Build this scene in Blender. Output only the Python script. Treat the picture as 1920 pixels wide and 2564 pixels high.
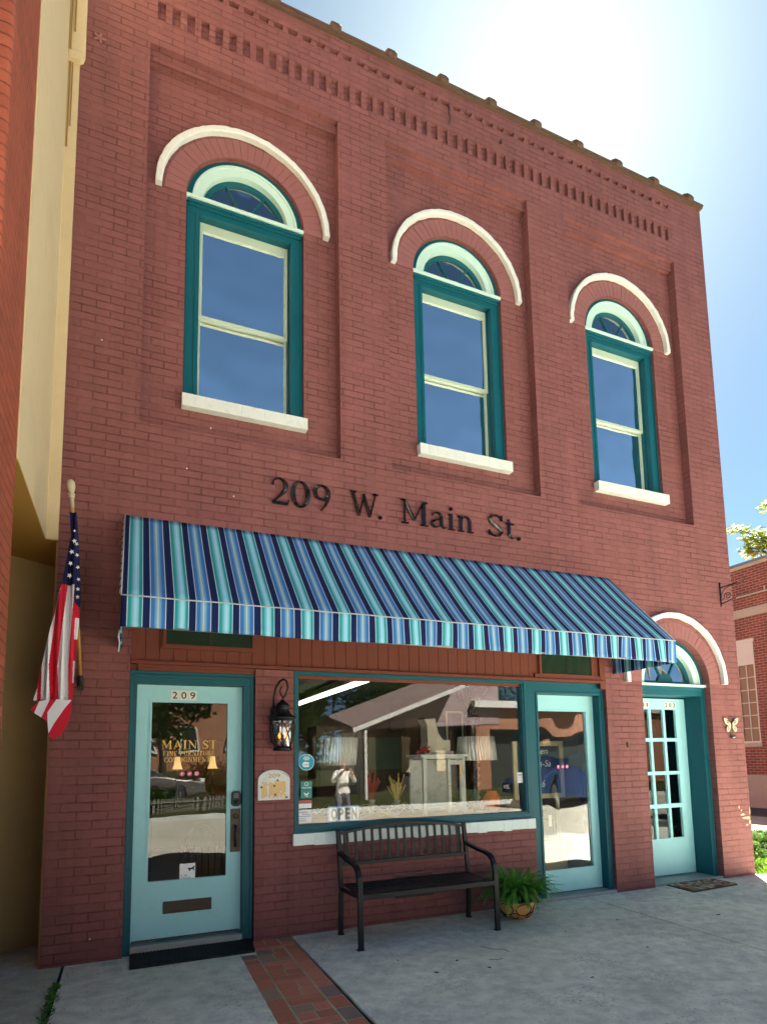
import bpy, bmesh, math, random
from mathutils import Vector, Matrix, noise
R = math.radians
rnd = random.Random(7)
sc = bpy.context.scene
for o in list(bpy.data.objects): bpy.data.objects.remove(o)
COL = sc.collection

# ---------------------------------------------------------------- camera
FPX, PPY = 1512.587, 1729.282
cd = bpy.data.cameras.new('camera'); cam = bpy.data.objects.new('camera', cd); COL.objects.link(cam)
cd.sensor_fit = 'HORIZONTAL'; cd.sensor_width = 36.0; cd.lens = 36.0*FPX/1920.0
cd.shift_x = 0.0; cd.shift_y = (PPY-1282.0)/1920.0
cd.clip_start = 0.05; cd.clip_end = 600
cr, cu, cf = Vector((0.91976,-0.3921,-0.01719)), Vector((-0.02882,-0.11114,0.99339)), Vector((0.39142,0.91318,0.11353))
M = Matrix.Identity(4)
for i in range(3): M[i][0] = cr[i]; M[i][1] = cu[i]; M[i][2] = -cf[i]
M.translation = Vector((2.16373,-5.60335,1.50609))
cam.matrix_world = M
sc.camera = cam

# ---------------------------------------------------------------- light
SUN_EL, SUN_AZ = R(49.7), R(41.2)          # azimuth measured from +Y towards +X
w = bpy.data.worlds.new('World'); sc.world = w; w.use_nodes = True
nt = w.node_tree; bg = nt.nodes['Background']
sky = nt.nodes.new('ShaderNodeTexSky'); sky.sky_type = 'NISHITA'; sky.sun_disc = False
sky.sun_elevation = SUN_EL; sky.sun_rotation = SUN_AZ
sky.altitude = 0; sky.air_density = 0.20; sky.dust_density = 0.15; sky.ozone_density = 0.8
tn=nt.nodes.new('ShaderNodeMix'); tn.data_type='RGBA'; tn.blend_type='MULTIPLY'; tn.inputs[0].default_value=1; tn.inputs[7].default_value=(.80,.98,.86,1)
nt.links.new(sky.outputs[0], tn.inputs[6]); nt.links.new(tn.outputs[2], bg.inputs[0]); bg.inputs[1].default_value = 0.05
sd = bpy.data.lights.new('sun', 'SUN'); sd.energy = 5.0; sd.angle = R(0.53); sd.color = (1.0, 0.965, 0.90)
so = bpy.data.objects.new('sun', sd); COL.objects.link(so)
sdir = Vector((math.sin(SUN_AZ)*math.cos(SUN_EL), math.cos(SUN_AZ)*math.cos(SUN_EL), math.sin(SUN_EL)))
so.rotation_euler = sdir.to_track_quat('Z','Y').to_euler(); so.location = (20,20,30)
sc.view_settings.view_transform = 'Standard'; sc.view_settings.look = 'None'
sc.view_settings.gamma = 1.0; sc.view_settings.exposure = 3.48
sc.render.engine = 'CYCLES'
sc.cycles.max_bounces = 8; sc.cycles.transparent_max_bounces = 12

# ---------------------------------------------------------------- helpers
def wloc(o):
    while o is not None:
        if o.type == 'EMPTY' or o.parent is None: return Vector(o.location)
        o = o.parent
    return Vector((0,0,0))
def tag(o, label=None, cat=None, group=None, kind=None):
    if label: o['label'] = label
    if cat: o['category'] = cat
    if group: o['group'] = group
    if kind: o['kind'] = kind
    return o
def thing(name, label, cat, loc, group=None):
    o = bpy.data.objects.new(name, None); COL.objects.link(o); o.location = loc; o.empty_display_size = .1
    return tag(o, label, cat, group)
class MB:
    def __init__(s): s.v=[]; s.f=[]; s.m=[]
    def face(s, pts, m=0):
        b=len(s.v); s.v += [tuple(p) for p in pts]; s.f.append(tuple(range(b,b+len(pts)))); s.m.append(m)
    def box(s, x0,x1,y0,y1,z0,z1, m=0):
        b=len(s.v)
        s.v += [(x0,y0,z0),(x1,y0,z0),(x1,y1,z0),(x0,y1,z0),(x0,y0,z1),(x1,y0,z1),(x1,y1,z1),(x0,y1,z1)]
        for f in ((0,3,2,1),(4,5,6,7),(0,1,5,4),(1,2,6,5),(2,3,7,6),(3,0,4,7)):
            s.f.append(tuple(b+i for i in f)); s.m.append(m)
        return s
    def obox(s, c, ax, ay, az, m=0):            # oriented box, half-extent vectors
        c=Vector(c); b=len(s.v)
        for sz in (-1,1):
            for sx,sy in ((-1,-1),(1,-1),(1,1),(-1,1)): s.v.append(tuple(c+ax*sx+ay*sy+az*sz))
        for f in ((0,3,2,1),(4,5,6,7),(0,1,5,4),(1,2,6,5),(2,3,7,6),(3,0,4,7)):
            s.f.append(tuple(b+i for i in f)); s.m.append(m)
        return s
    def bar(s, p, q, w, h, m=0, up=(0,0,1)):    # rectangular bar p->q
        p=Vector(p); q=Vector(q); d=(q-p); L=d.length; d/=L
        u=Vector(up); 
        if abs(d.dot(u))>.95: u=Vector((1,0,0))
        a=d.cross(u).normalized(); b=a.cross(d).normalized()
        return s.obox((p+q)/2, d*L/2, a*w/2, b*h/2, m)
    def prism(s, poly, y0, y1, m=0):            # polygon in x,z extruded along y
        b=len(s.v); n=len(poly)
        s.v += [(x,y0,z) for x,z in poly]+[(x,y1,z) for x,z in poly]
        s.f.append(tuple(range(b,b+n))); s.m.append(m)
        s.f.append(tuple(range(b+2*n-1,b+n-1,-1))); s.m.append(m)
        for i in range(n):
            j=(i+1)%n; s.f.append((b+j,b+i,b+n+i,b+n+j)); s.m.append(m)
        return s
    def zprism(s, poly, z0, z1, m=0):
        b=len(s.v); n=len(poly)
        s.v += [(x,y,z0) for x,y in poly]+[(x,y,z1) for x,y in poly]
        s.f.append(tuple(range(b+n-1,b-1,-1))); s.m.append(m)
        s.f.append(tuple(range(b+n,b+2*n))); s.m.append(m)
        for i in range(n):
            j=(i+1)%n; s.f.append((b+i,b+j,b+n+j,b+n+i)); s.m.append(m)
        return s
    def tube(s, pts, r, n=8, m=0, cap=True):
        pts=[Vector(p) for p in pts]; b=len(s.v); k=len(pts)
        rr = r if isinstance(r,(list,tuple)) else [r]*k
        ref=None
        for i,p in enumerate(pts):
            d=(pts[min(i+1,k-1)]-pts[max(i-1,0)]).normalized()
            if ref is None:
                ref=d.orthogonal().normalized()
            a=(ref-d*ref.dot(d)); a = a.normalized() if a.length>1e-6 else d.orthogonal().normalized()
            ref=a; c=d.cross(a)
            for j in range(n):
                t=2*math.pi*j/n; s.v.append(tuple(p+(a*math.cos(t)+c*math.sin(t))*rr[i]))
        for i in range(k-1):
            for j in range(n):
                jj=(j+1)%n; s.f.append((b+i*n+j,b+i*n+jj,b+(i+1)*n+jj,b+(i+1)*n+j)); s.m.append(m)
        if cap:
            s.f.append(tuple(b+j for j in range(n-1,-1,-1))); s.m.append(m)
            s.f.append(tuple(b+(k-1)*n+j for j in range(n))); s.m.append(m)
        return s
    def lathe(s, prof, c, n=20, m=0, sx=1, sy=1):
        b=len(s.v); c=Vector(c); k=len(prof)
        for r,z in prof:
            for j in range(n):
                t=2*math.pi*j/n; s.v.append((c.x+r*sx*math.cos(t), c.y+r*sy*math.sin(t), c.z+z))
        for i in range(k-1):
            for j in range(n):
                jj=(j+1)%n; s.f.append((b+i*n+j,b+i*n+jj,b+(i+1)*n+jj,b+(i+1)*n+j)); s.m.append(m)
        if prof[0][0]>1e-4: s.f.append(tuple(b+j for j in range(n-1,-1,-1))); s.m.append(m)
        if prof[-1][0]>1e-4: s.f.append(tuple(b+(k-1)*n+j for j in range(n))); s.m.append(m)
        return s
    def arc(s, cx, cz, r0, r1, y0, y1, a0=0, a1=math.pi, n=32, m=0):   # ring sector in the x,z plane
        b=len(s.v)
        for i in range(n+1):
            t=a0+(a1-a0)*i/n; c,q=math.cos(t),math.sin(t)
            s.v += [(cx+r0*c,y0,cz+r0*q),(cx+r1*c,y0,cz+r1*q),(cx+r1*c,y1,cz+r1*q),(cx+r0*c,y1,cz+r0*q)]
        for i in range(n):
            p=b+4*i; q=p+4
            for e in range(4):
                g=(e+1)%4; s.f.append((p+e,q+e,q+g,p+g)); s.m.append(m)
        if abs(a1-a0)<6.28:
            s.f.append((b,b+1,b+2,b+3)); s.m.append(m); q=b+4*n; s.f.append((q+3,q+2,q+1,q)); s.m.append(m)
        return s
    def add(s, me, m=0):
        b=len(s.v); s.v += [tuple(v.co) for v in me.vertices]
        for p in me.polygons: s.f.append(tuple(b+i for i in p.vertices)); s.m.append(m)
        return s
    def build(s, name, mats, parent=None, smooth=False, bevel=0, solid=0, recalc=True):
        me=bpy.data.meshes.new(name); o=bpy.data.objects.new(name, me); COL.objects.link(o)
        L=wloc(parent) if parent else Vector((0,0,0))
        me.from_pydata([(x-L.x,y-L.y,z-L.z) for x,y,z in s.v], [], s.f)
        if not isinstance(mats,(list,tuple)): mats=[mats]
        for q in mats: me.materials.append(q)
        if len(mats)>1: me.polygons.foreach_set('material_index', s.m)
        if recalc:
            bm=bmesh.new(); bm.from_mesh(me); bmesh.ops.recalc_face_normals(bm, faces=bm.faces[:]); bm.to_mesh(me); bm.free()
        if smooth: me.polygons.foreach_set('use_smooth',[True]*len(me.polygons))
        if parent: o.parent=parent
        if bevel:
            md=o.modifiers.new('bevel','BEVEL'); md.width=bevel; md.segments=2; md.limit_method='ANGLE'; md.angle_limit=R(40)
        if solid:
            md=o.modifiers.new('solid','SOLIDIFY'); md.thickness=solid; md.offset=0
        return o
def holes(outer, inner, y0, y1):                 # x,z outline with holes -> slab mesh between y0 and y1
    cv=bpy.data.curves.new('c','CURVE'); cv.dimensions='2D'; cv.fill_mode='BOTH'; cv.extrude=(y1-y0)/2
    for L in [outer]+inner:
        sp=cv.splines.new('POLY'); sp.points.add(len(L)-1)
        for i,(x,z) in enumerate(L): sp.points[i].co=(x,z,0,1)
        sp.use_cyclic_u=True
    o=bpy.data.objects.new('c',cv); me=bpy.data.meshes.new_from_object(o)
    me.transform(Matrix.Translation((0,(y0+y1)/2,0)) @ Matrix.Rotation(R(90),4,'X'))
    bpy.data.objects.remove(o); bpy.data.curves.remove(cv)
    return me
def rect(x0,x1,z0,z1): return [(x0,z0),(x1,z0),(x1,z1),(x0,z1)]
def archpoly(cx,hw,z0,zc,r,n=28,rz=None):
    rz=rz or r
    return [(cx-hw,z0),(cx+hw,z0)]+[(cx+r*math.cos(math.pi*i/n),zc+rz*math.sin(math.pi*i/n)) for i in range(n+1)]
def textmesh(t, size, x, y, z, align='LEFT', ext=0.0008, bold=0, sx=1, shear=0, target=None):
    cv=bpy.data.curves.new('t','FONT'); cv.body=t; cv.size=size; cv.extrude=ext; cv.offset=bold; cv.align_x=align; cv.shear=shear
    o=bpy.data.objects.new('t',cv); me=bpy.data.meshes.new_from_object(o)
    if target:                                    # fit to x0,x1,z0,z1
        xs=[v.co.x for v in me.vertices]; ys=[v.co.y for v in me.vertices]
        x0,x1,z0,z1=target; ax=(x1-x0)/(max(xs)-min(xs)); az=(z1-z0)/(max(ys)-min(ys))
        for v in me.vertices: v.co=((v.co.x-min(xs))*ax+x0, y-v.co.z, (v.co.y-min(ys))*az+z0)
    else:
        for v in me.vertices: v.co=(v.co.x*sx+x, y-v.co.z, v.co.y+z)
    bpy.data.objects.remove(o); bpy.data.curves.remove(cv)
    return me

# ---------------------------------------------------------------- materials
class N:
    def __init__(s,name):
        s.mat=bpy.data.materials.new(name); s.mat.use_nodes=True; s.t=s.mat.node_tree; s.t.nodes.clear()
        s.out=s.n('OutputMaterial')
    def n(s,t,**k):
        x=s.t.nodes.new('ShaderNode'+t)
        for a,b in k.items(): setattr(x,a,b)
        return x
    def l(s,a,b): s.t.links.new(a,b)
    def math(s,op,a,b=None,c=None,clamp=False):
        x=s.n('Math',operation=op,use_clamp=clamp)
        for i,q in enumerate((a,b,c)):
            if q is None: continue
            if hasattr(q,'default_value'): s.l(q,x.inputs[i])
            else: x.inputs[i].default_value=q
        return x.outputs[0]
    def mix(s,f,a,b,bt='MIX'):
        x=s.n('Mix',data_type='RGBA',blend_type=bt)
        for i,q in ((0,f),(6,a),(7,b)):
            if hasattr(q,'default_value'): s.l(q,x.inputs[i])
            else: x.inputs[i].default_value=q if i==0 else (*q,1) if len(q)==3 else q
        return x.outputs[2]
    def noise(s,scale,detail=4,rough=.55,vec=None):
        x=s.n('TexNoise'); x.inputs['Scale'].default_value=scale; x.inputs['Detail'].default_value=detail; x.inputs['Roughness'].default_value=rough
        s.l(vec if vec is not None else s.obj(),x.inputs['Vector']); return x.outputs[0]
    def obj(s):
        if not hasattr(s,'_o'): s._o=s.n('TexCoord').outputs['Object']
        return s._o
    def ramp(s,f,stops,interp='LINEAR'):
        x=s.n('ValToRGB'); x.color_ramp.interpolation=interp; e=x.color_ramp.elements
        while len(e)>1: e.remove(e[-1])
        e[0].position=stops[0][0]; e[0].color=(*stops[0][1],1)
        for p,c in stops[1:]:
            q=e.new(p); q.color=(*c,1)
        s.l(f,x.inputs[0]); return x.outputs[0]
    def bsdf(s,col,rough=.5,metal=0,spec=.5,bump=None,bd=.01,bs=1.0,emit=None,es=0):
        b=s.n('BsdfPrincipled')
        for nm,q in (('Base Color',col),('Roughness',rough),('Metallic',metal),('Specular IOR Level',spec)):
            if hasattr(q,'default_value'): s.l(q,b.inputs[nm])
            else: b.inputs[nm].default_value=(*q,1) if nm=='Base Color' else q
        if bump is not None:
            x=s.n('Bump'); x.inputs['Distance'].default_value=bd; x.inputs['Strength'].default_value=bs
            s.l(bump,x.inputs['Height']); s.l(x.outputs[0],b.inputs['Normal'])
        if emit: b.inputs['Emission Color'].default_value=(*emit,1); b.inputs['Emission Strength'].default_value=es
        s.b=b; s.l(b.outputs[0],s.out.inputs[0]); return s.mat
def paint(name,col,rough=.45,var=.12,scale=3,bump=.0015,metal=0,spec=.5,dirt=0):
    n=N(name); a=n.noise(scale,5); b=n.noise(60,3)
    f=n.math('MULTIPLY_ADD',a,2*var,1-var)
    c=n.mix(1.0,col,n.ramp(f,[(0,(0,0,0)),(1,(1,1,1))]),'MULTIPLY')
    if dirt:
        d=n.ramp(n.noise(9,8,.7),[(.5,(0,0,0)),(.72,(1,1,1))]); c=n.mix(n.math('MULTIPLY',d,dirt),c,[x*.45+.02 for x in col])
    r=n.math('MULTIPLY_ADD',b,.15,rough-.07)
    return n.bsdf(c,r,metal,spec,bump=b if bump else None,bd=bump or .001,bs=.6)
def uvfacade(n, zoff=0.0):
    """vector (along wall, height) whichever way the face looks"""
    g=n.n('NewGeometry'); sn=n.n('SeparateXYZ'); n.l(g.outputs['True Normal'],sn.inputs[0])
    sp=n.n('SeparateXYZ'); n.l(n.obj(),sp.inputs[0])
    ax=n.math('GREATER_THAN',n.math('ABSOLUTE',sn.outputs[0]),.7); az=n.math('GREATER_THAN',n.math('ABSOLUTE',sn.outputs[2]),.7)
    def lerp(f,a,b): return n.math('ADD',n.math('MULTIPLY',a,n.math('SUBTRACT',1.0,f)),n.math('MULTIPLY',b,f))
    u=lerp(ax,sp.outputs[0],sp.outputs[1]); v=lerp(az,n.math('SUBTRACT',sp.outputs[2],zoff),sp.outputs[1])
    c=n.n('CombineXYZ'); n.l(u,c.inputs[0]); n.l(v,c.inputs[1]); return c.outputs[0], sp
def brick(name,col,mort,bw=.235,bh=.0735,ms=.006,zoff=.105,var=.16,bd=.012,rough=.6,colvar=None,painted=True,wob=.010,faint=.55,spec=.4,lowdirt=True):
    n=N(name); v,sp=uvfacade(n,zoff)
    nz=n.n('TexNoise'); nz.inputs['Scale'].default_value=8; nz.inputs['Detail'].default_value=6; nz.inputs['Roughness'].default_value=.7; n.l(v,nz.inputs['Vector'])
    off=n.n('VectorMath',operation='MULTIPLY_ADD'); n.l(nz.outputs['Color'],off.inputs[0]); off.inputs[1].default_value=(wob,wob*.8,0); n.l(v,off.inputs[2])
    bt=n.n('TexBrick'); bt.offset=.5; bt.inputs['Scale'].default_value=1; bt.inputs['Mortar Size'].default_value=ms
    bt.inputs['Mortar Smooth'].default_value=.25; bt.inputs['Brick Width'].default_value=bw; bt.inputs['Row Height'].default_value=bh; bt.inputs['Bias'].default_value=0
    c2=colvar or [x*(1-var) for x in col]
    bt.inputs['Color1'].default_value=(*col,1); bt.inputs['Color2'].default_value=(*c2,1); bt.inputs['Mortar'].default_value=(*mort,1)
    n.l(off.outputs[0],bt.inputs['Vector'])
    mask=n.ramp(n.noise(3.1,6,.65,v),[(.38,(1,1,1)),(.62,(faint,)*3)])        # joints filled with paint in places
    m=n.math('MULTIPLY',bt.outputs['Fac'],mask)
    c=n.mix(m,n.mix(1.0,bt.outputs['Color'],bt.outputs['Color']),mort) if not painted else None
    if painted:
        base=n.mix(bt.outputs['Fac'],bt.outputs['Color'],col)
        c=n.mix(m,base,mort)
    mp=n.n('Mapping'); mp.inputs['Scale'].default_value=(5,5,.45); n.l(n.obj(),mp.inputs[0]); stv=n.ramp(n.noise(1.0,5,.6,mp.outputs[0]),[(.34,(.87,.88,.90)),(.56,(1,1,1))]); c=n.mix(1.0,c,stv,'MULTIPLY')
    lg=n.ramp(n.noise(.8,6,.6),[(.3,(1-var,)*3),(.7,(1,1,1))]); c=n.mix(1.0,c,lg,'MULTIPLY')
    sm=n.ramp(n.noise(26,6,.7),[(.3,(.86,.86,.86)),(.75,(1.06,1.06,1.06))]); c=n.mix(1.0,c,sm,'MULTIPLY')
    sp_=n.ramp(n.noise(45,2,.5),[(.74,(0,0,0)),(.78,(1,1,1))]); c=n.mix(n.math('MULTIPLY',sp_,.35),c,[x*.4 for x in col])
    h=n.math('SUBTRACT',n.math('MULTIPLY',n.noise(34,5,.6),.26),m)
    # uneven faces: every course sits a little differently
    h=n.math('ADD',h,n.math('MULTIPLY',n.noise(9,3,.5),.5))
    return n.bsdf(c,rough,0,spec,bump=h,bd=bd,bs=.8)
def glassmat(name,refl=.3,tint=(1,1,1),ior=1.9,rough=0.0,wav=0.0,gl=(1,1,1)):
    n=N(name); fr=n.n('Fresnel'); fr.inputs[0].default_value=ior
    g=n.n('BsdfGlossy'); g.inputs['Roughness'].default_value=rough; g.inputs['Color'].default_value=(*gl,1)
    t=n.n('BsdfTransparent'); t.inputs[0].default_value=(*tint,1)
    if wav:
        x=n.n('Bump'); x.inputs['Distance'].default_value=wav; x.inputs['Strength'].default_value=1; n.l(n.noise(1.6,1),x.inputs['Height']); n.l(x.outputs[0],g.inputs['Normal'])
    f=n.math('ADD',fr.outputs[0],refl,clamp=True)
    mx=n.n('MixShader'); n.l(f,mx.inputs[0]); n.l(t.outputs[0],mx.inputs[1]); n.l(g.outputs[0],mx.inputs[2]); n.l(mx.outputs[0],n.out.inputs[0])
    return n.mat
def simple(name,col,rough=.5,metal=0,spec=.5,emit=None,es=0):
    return N(name).bsdf(col,rough,metal,spec,emit=emit,es=es)

RB=(0.250,0.094,0.085)
BR=brick('painted_brick',RB,(0.145,0.048,0.042),spec=.18,rough=.7,wob=.017,faint=.18,ms=.0065,var=.13,bd=.015)  # joint colour darkened for recess shade as well as dirt
BRV=paint('painted_voussoir',RB,.55,.12,6,.004,spec=.4,dirt=.25)
BAND=paint('painted_board',(0.15,0.042,0.026),.6,.1,3,.001,spec=.2)
TEAL=paint('teal_paint',(0.004,0.085,0.108),.45,.2,2.5,.0015,dirt=.25,spec=.25)
AQUA=paint('aqua_paint',(0.33,0.64,0.66),.5,.08,1.6,.0008,dirt=.12,spec=.25)
MINT=paint('mint_paint',(0.50,0.68,0.58),.5,.06,2.5,.001,dirt=.08)
SASH=paint('sash_paint',(0.44,0.53,0.40),.5,.06,2.5,.001,dirt=.08)
CREAM=brick('cream_painted_brick',(0.66,0.66,0.55),(0.40,0.40,0.32),bw=.115,bh=.30,ms=.004,zoff=0.02,var=.1,bd=.005,wob=.004,faint=.2)
CREAMP=paint('cream_paint',(0.64,0.66,0.60),.6,.12,9,.004,dirt=.3)
BLACK=paint('black_iron',(0.008,0.008,0.010),.4,.2,8,.0006,spec=.3)
GLOSSB=simple('glossy_black_letters',(0.006,0.006,0.008),.16,0,.7)
BRONZE=paint('dark_bronze',(0.045,0.035,0.028),.4,.3,14,.0006,metal=.6)
BRASS=simple('brass',(0.6,0.38,0.12),.3,1)
GOLD=simple('gold_leaf_letter',(0.78,0.47,0.08),.4,0,.5,)
GUP=glassmat('upper_window_glass',.90,(.97,.98,1.),1.5,0,.03,(1.0,1.0,1.0))
GFAN=glassmat('fanlight_glass',.32,(.9,.92,.95),1.5,0,.02)
GSH=glassmat('shop_window_glass',.008,(.97,.98,.97),1.42,0,.0)
GDR=glassmat('door_glass',.0,(.95,.97,.96),1.42,0,.004)
GDR2=glassmat('old_door_glass',.0,(.95,.97,.96),1.42,0,.012)
PLWHITE=paint('white_plaster',(0.62,0.60,0.55),.7,.06)
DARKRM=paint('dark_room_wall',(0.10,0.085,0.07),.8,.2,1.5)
RUBBER=paint('black_rubber',(0.012,0.013,0.014),.7,.2,30,.002,spec=.3)
WHITEV=simple('white_vinyl',(0.75,0.75,0.75),.45)
BLKV=simple('black_vinyl',(0.01,0.01,0.01),.5)

# ================================================================ THE BRICK SHOP
B=thing('brick_shop_building','two storey shop painted brown red with three arched upper windows and teal trim','building',(5.7,0,-0.08))
XL,XR,ZT=1.600,9.840,9.600
ZC=7.155                                           # spring line of the upper arches
WX=(3.175,5.685,8.215); PAN=((2.20,4.133),(4.708,6.660),(7.245,9.207)); PT,PB=8.54,4.60
d3=8.667; d3h=.5975; d3z=2.42
slots=[rect(2.257+.13905*k,2.257+.13905*k+.076,8.85,9.048) for k in range(50)]
dent=[]
k=0
while 2.15+.1575*k<9.16:
    x=2.15+.1575*k; dent.append([(x+.012,9.372),(x+.100,9.372),(x+.112,9.440),(x,9.440)]); k+=1
def outer(back=False):
    p=[(XL,-.3),(2.19,-.3),(2.19,2.70),(7.482,2.70),(7.482,-.3),(d3-d3h,-.3)]
    p+=[(d3-d3h*math.cos(math.pi*i/30),d3z+d3h*math.sin(math.pi*i/30)) for i in range(31)]
    p+=[(d3+d3h,-.3),(XR,-.3),(XR,ZT),(XL,ZT)]
    return p
m=MB()
m.add(holes(outer(),[rect(a,b,PB,PT) for a,b in PAN]+slots+dent,0,.12))
m.add(holes(outer(),[archpoly(x,.598,5.0,ZC,.602) for x in WX],.1205,.48))
m.box(2.1,9.3,.040,.118,8.80,9.10)                 # backs of the slots
for a,b in PAN:
    m.box(a-.0,b+.0,.052,.1195,8.425,8.539)        # corbel step at the panel head
# brick under and beside the shop window
m.prism([(3.27,-.3),(6.362,-.3),(6.362,.732),(3.633,.732),(3.633,2.366),(3.27,2.366)],0.0,.30)
# side, back and parapet walls
m.box(XR-.35,XR,.481,14,-.3,ZT-.002); m.box(XL,XL+.35,.481,14,-.3,ZT-.002); m.box(XL+.351,XR-.351,13.6,14,-.3,ZT-.004)
wall=m.build('wall',BR,B)
m=MB(); m.box(XL+.36,XR-.36,.49,13.59,8.9,9.0); m.build('roof',RUBBER,B)
# clay coping with collars
m=MB()
m.prism([(XL,ZT+.002),(XR+.03,ZT+.002),(XR+.03,ZT+.035),(XL,ZT+.035)],-.035,.42)
b=len(m.v)
prof=[(-.045,ZT+.036),(-.045,ZT+.060),(-.02,ZT+.085),(.10,ZT+.115),(.20,ZT+.12),(.40,ZT+.085),(.42,ZT+.036)]
n_=len(prof)
for x in (XL,XR+.04): m.v += [(x,y,z) for y,z in prof]
for i in range(n_): j=(i+1)%n_; m.f.append((b+i,b+j,b+n_+j,b+n_+i)); m.m.append(0)
m.f.append(tuple(range(b,b+n_))); m.f.append(tuple(range(b+n_,b+2*n_))); m.m+=[0,0]
m.build('coping',paint('weathered_coping',(0.105,0.060,0.040),.85,.35,8,.006,dirt=.4,spec=.2),B,bevel=.004)
for k in range(-4,8):
    x=4.82+.687*k-.02
    if x<XL+.1 or x>XR-.05: continue
    m=MB(); b=len(m.v)
    prof2=[(-.062,ZT+.030),(-.062,ZT+.095),(-.04,ZT+.140),(.02,ZT+.185),(.10,ZT+.20),(.25,ZT+.190),(.41,ZT+.13),(.43,ZT+.034)]
    n2=len(prof2)
    for xx,s in ((x-.055,.96),(x-.035,1),(x+.035,1),(x+.055,.96)): m.v += [(xx,y*s,ZT+(z-ZT)*s) for y,z in prof2]
    for q in range(3):
        for i in range(n2): j=(i+1)%n2; m.f.append((b+q*n2+i,b+q*n2+j,b+(q+1)*n2+j,b+(q+1)*n2+i)); m.m.append(0)
    m.f.append(tuple(range(b,b+n2))); m.f.append(tuple(range(b+3*n2,b+4*n2))); m.m+=[0,0]
    m.build('coping_collar',bpy.data.materials['weathered_coping'],B,smooth=True)
# voussoir rings round the arches, hood mouldings
def voussoirs(cx,cz,r0,r1,yf,yb):
    m=MB(); n=30
    for i in range(n):
        a=math.pi*i/n; g=.005/((r0+r1)/2)/2; a0,a1=a+g+rnd.uniform(-.003,.003),a+math.pi/n-g
        dy=rnd.uniform(-.002,.002)
        m.arc(cx,cz,r0+.002,r1+rnd.uniform(-.004,.004),yf+dy,yb,a0,a1,2)
    m.build('arch_bricks',BRV,B,bevel=.003)
def hood(cx,cz,yf,yb,r0=.824,r1=.885,a0=-.02,a1=math.pi+.02):
    m=MB(); n=64; b=0
    for i in range(n+1):
        t=a0+(a1-a0)*i/n; c,q=math.cos(t),math.sin(t)
        e=noise.noise(Vector((t*9,cx,0)))*.008; e2=noise.noise(Vector((t*14,cx,5)))*.007; e3=noise.noise(Vector((t*11,cx,9)))*.006
        for r,y in ((r0+e,yf+e3+.006),(r0+.012+e,yf+e3),(r1-.012+e2,yf+e3),(r1+e2,yf+e3+.006),(r1+e2,yb),(r0+e,yb)):
            m.v.append((cx+r*c,y,cz+r*q))
    for i in range(n):
        p=6*i; q=p+6
        for e in range(6): g=(e+1)%6; m.f.append((p+e,q+e,q+g,p+g)); m.m.append(0)
    m.f.append(tuple(range(6))); m.m.append(0); m.f.append(tuple(6*n+k for k in range(6))); m.m.append(0)
    return m.build('hood_moulding',CREAMP,B,smooth=False)
for x in WX:
    voussoirs(x,ZC,.604,.806,.1165,.125); hood(x-.008,ZC+.005,.058,.124)
voussoirs(d3,d3z,.600,.790,-.0035,.004); hood(d3,d3z+.03,-.058,.004,.822,.885,-.03,math.pi+.06)

def fan(P,cx,cz,yf,full=False):
    """mint surround, teal inner arch, muntins, glass of an arched light"""
    m=MB(); m.arc(cx,cz,.545,.600,yf,yf+.12); m.arc(cx,cz,.548,.560,yf-.010,yf-.0005); m.build('arch_casing',TEAL,P)
    m=MB(); m.arc(cx,cz,.440,.545,yf+.006,yf+.105); m.arc(cx,cz,.520,.5445,yf-.006,yf+.0055); m.build('arch_surround',MINT,P)
    y=yf+.07
    m=MB(); m.arc(cx,cz,.388,.4395,y,y+.03)
    hub=.13 if full else .04
    for a in ((60,120) if not full else (58,122)):
        c,s=math.cos(R(a)),math.sin(R(a))
        m.bar((cx+hub*.9*c,y+.012,cz+hub*.9*s),(cx+.392*c,y+.012,cz+.392*s),.020,.022,up=(0,1,0))
    if full: m.prism([(cx+.13*math.cos(math.pi*i/8),cz+.045+.10*math.sin(math.pi*i/8)) for i in range(9)],y-.002,y+.026)
    m.box(cx-.389,cx+.389,y+.001,y+.028,cz,cz+(.045 if full else .02))
    m.build('muntin',TEAL,P,bevel=.002)
    m=MB(); m.prism([(cx+.392*math.cos(math.pi*i/24),cz+.392*math.sin(math.pi*i/24)) for i in range(25)],y+.020,y+.024); m.build('fanlight_pane',GFAN,P)

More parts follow.
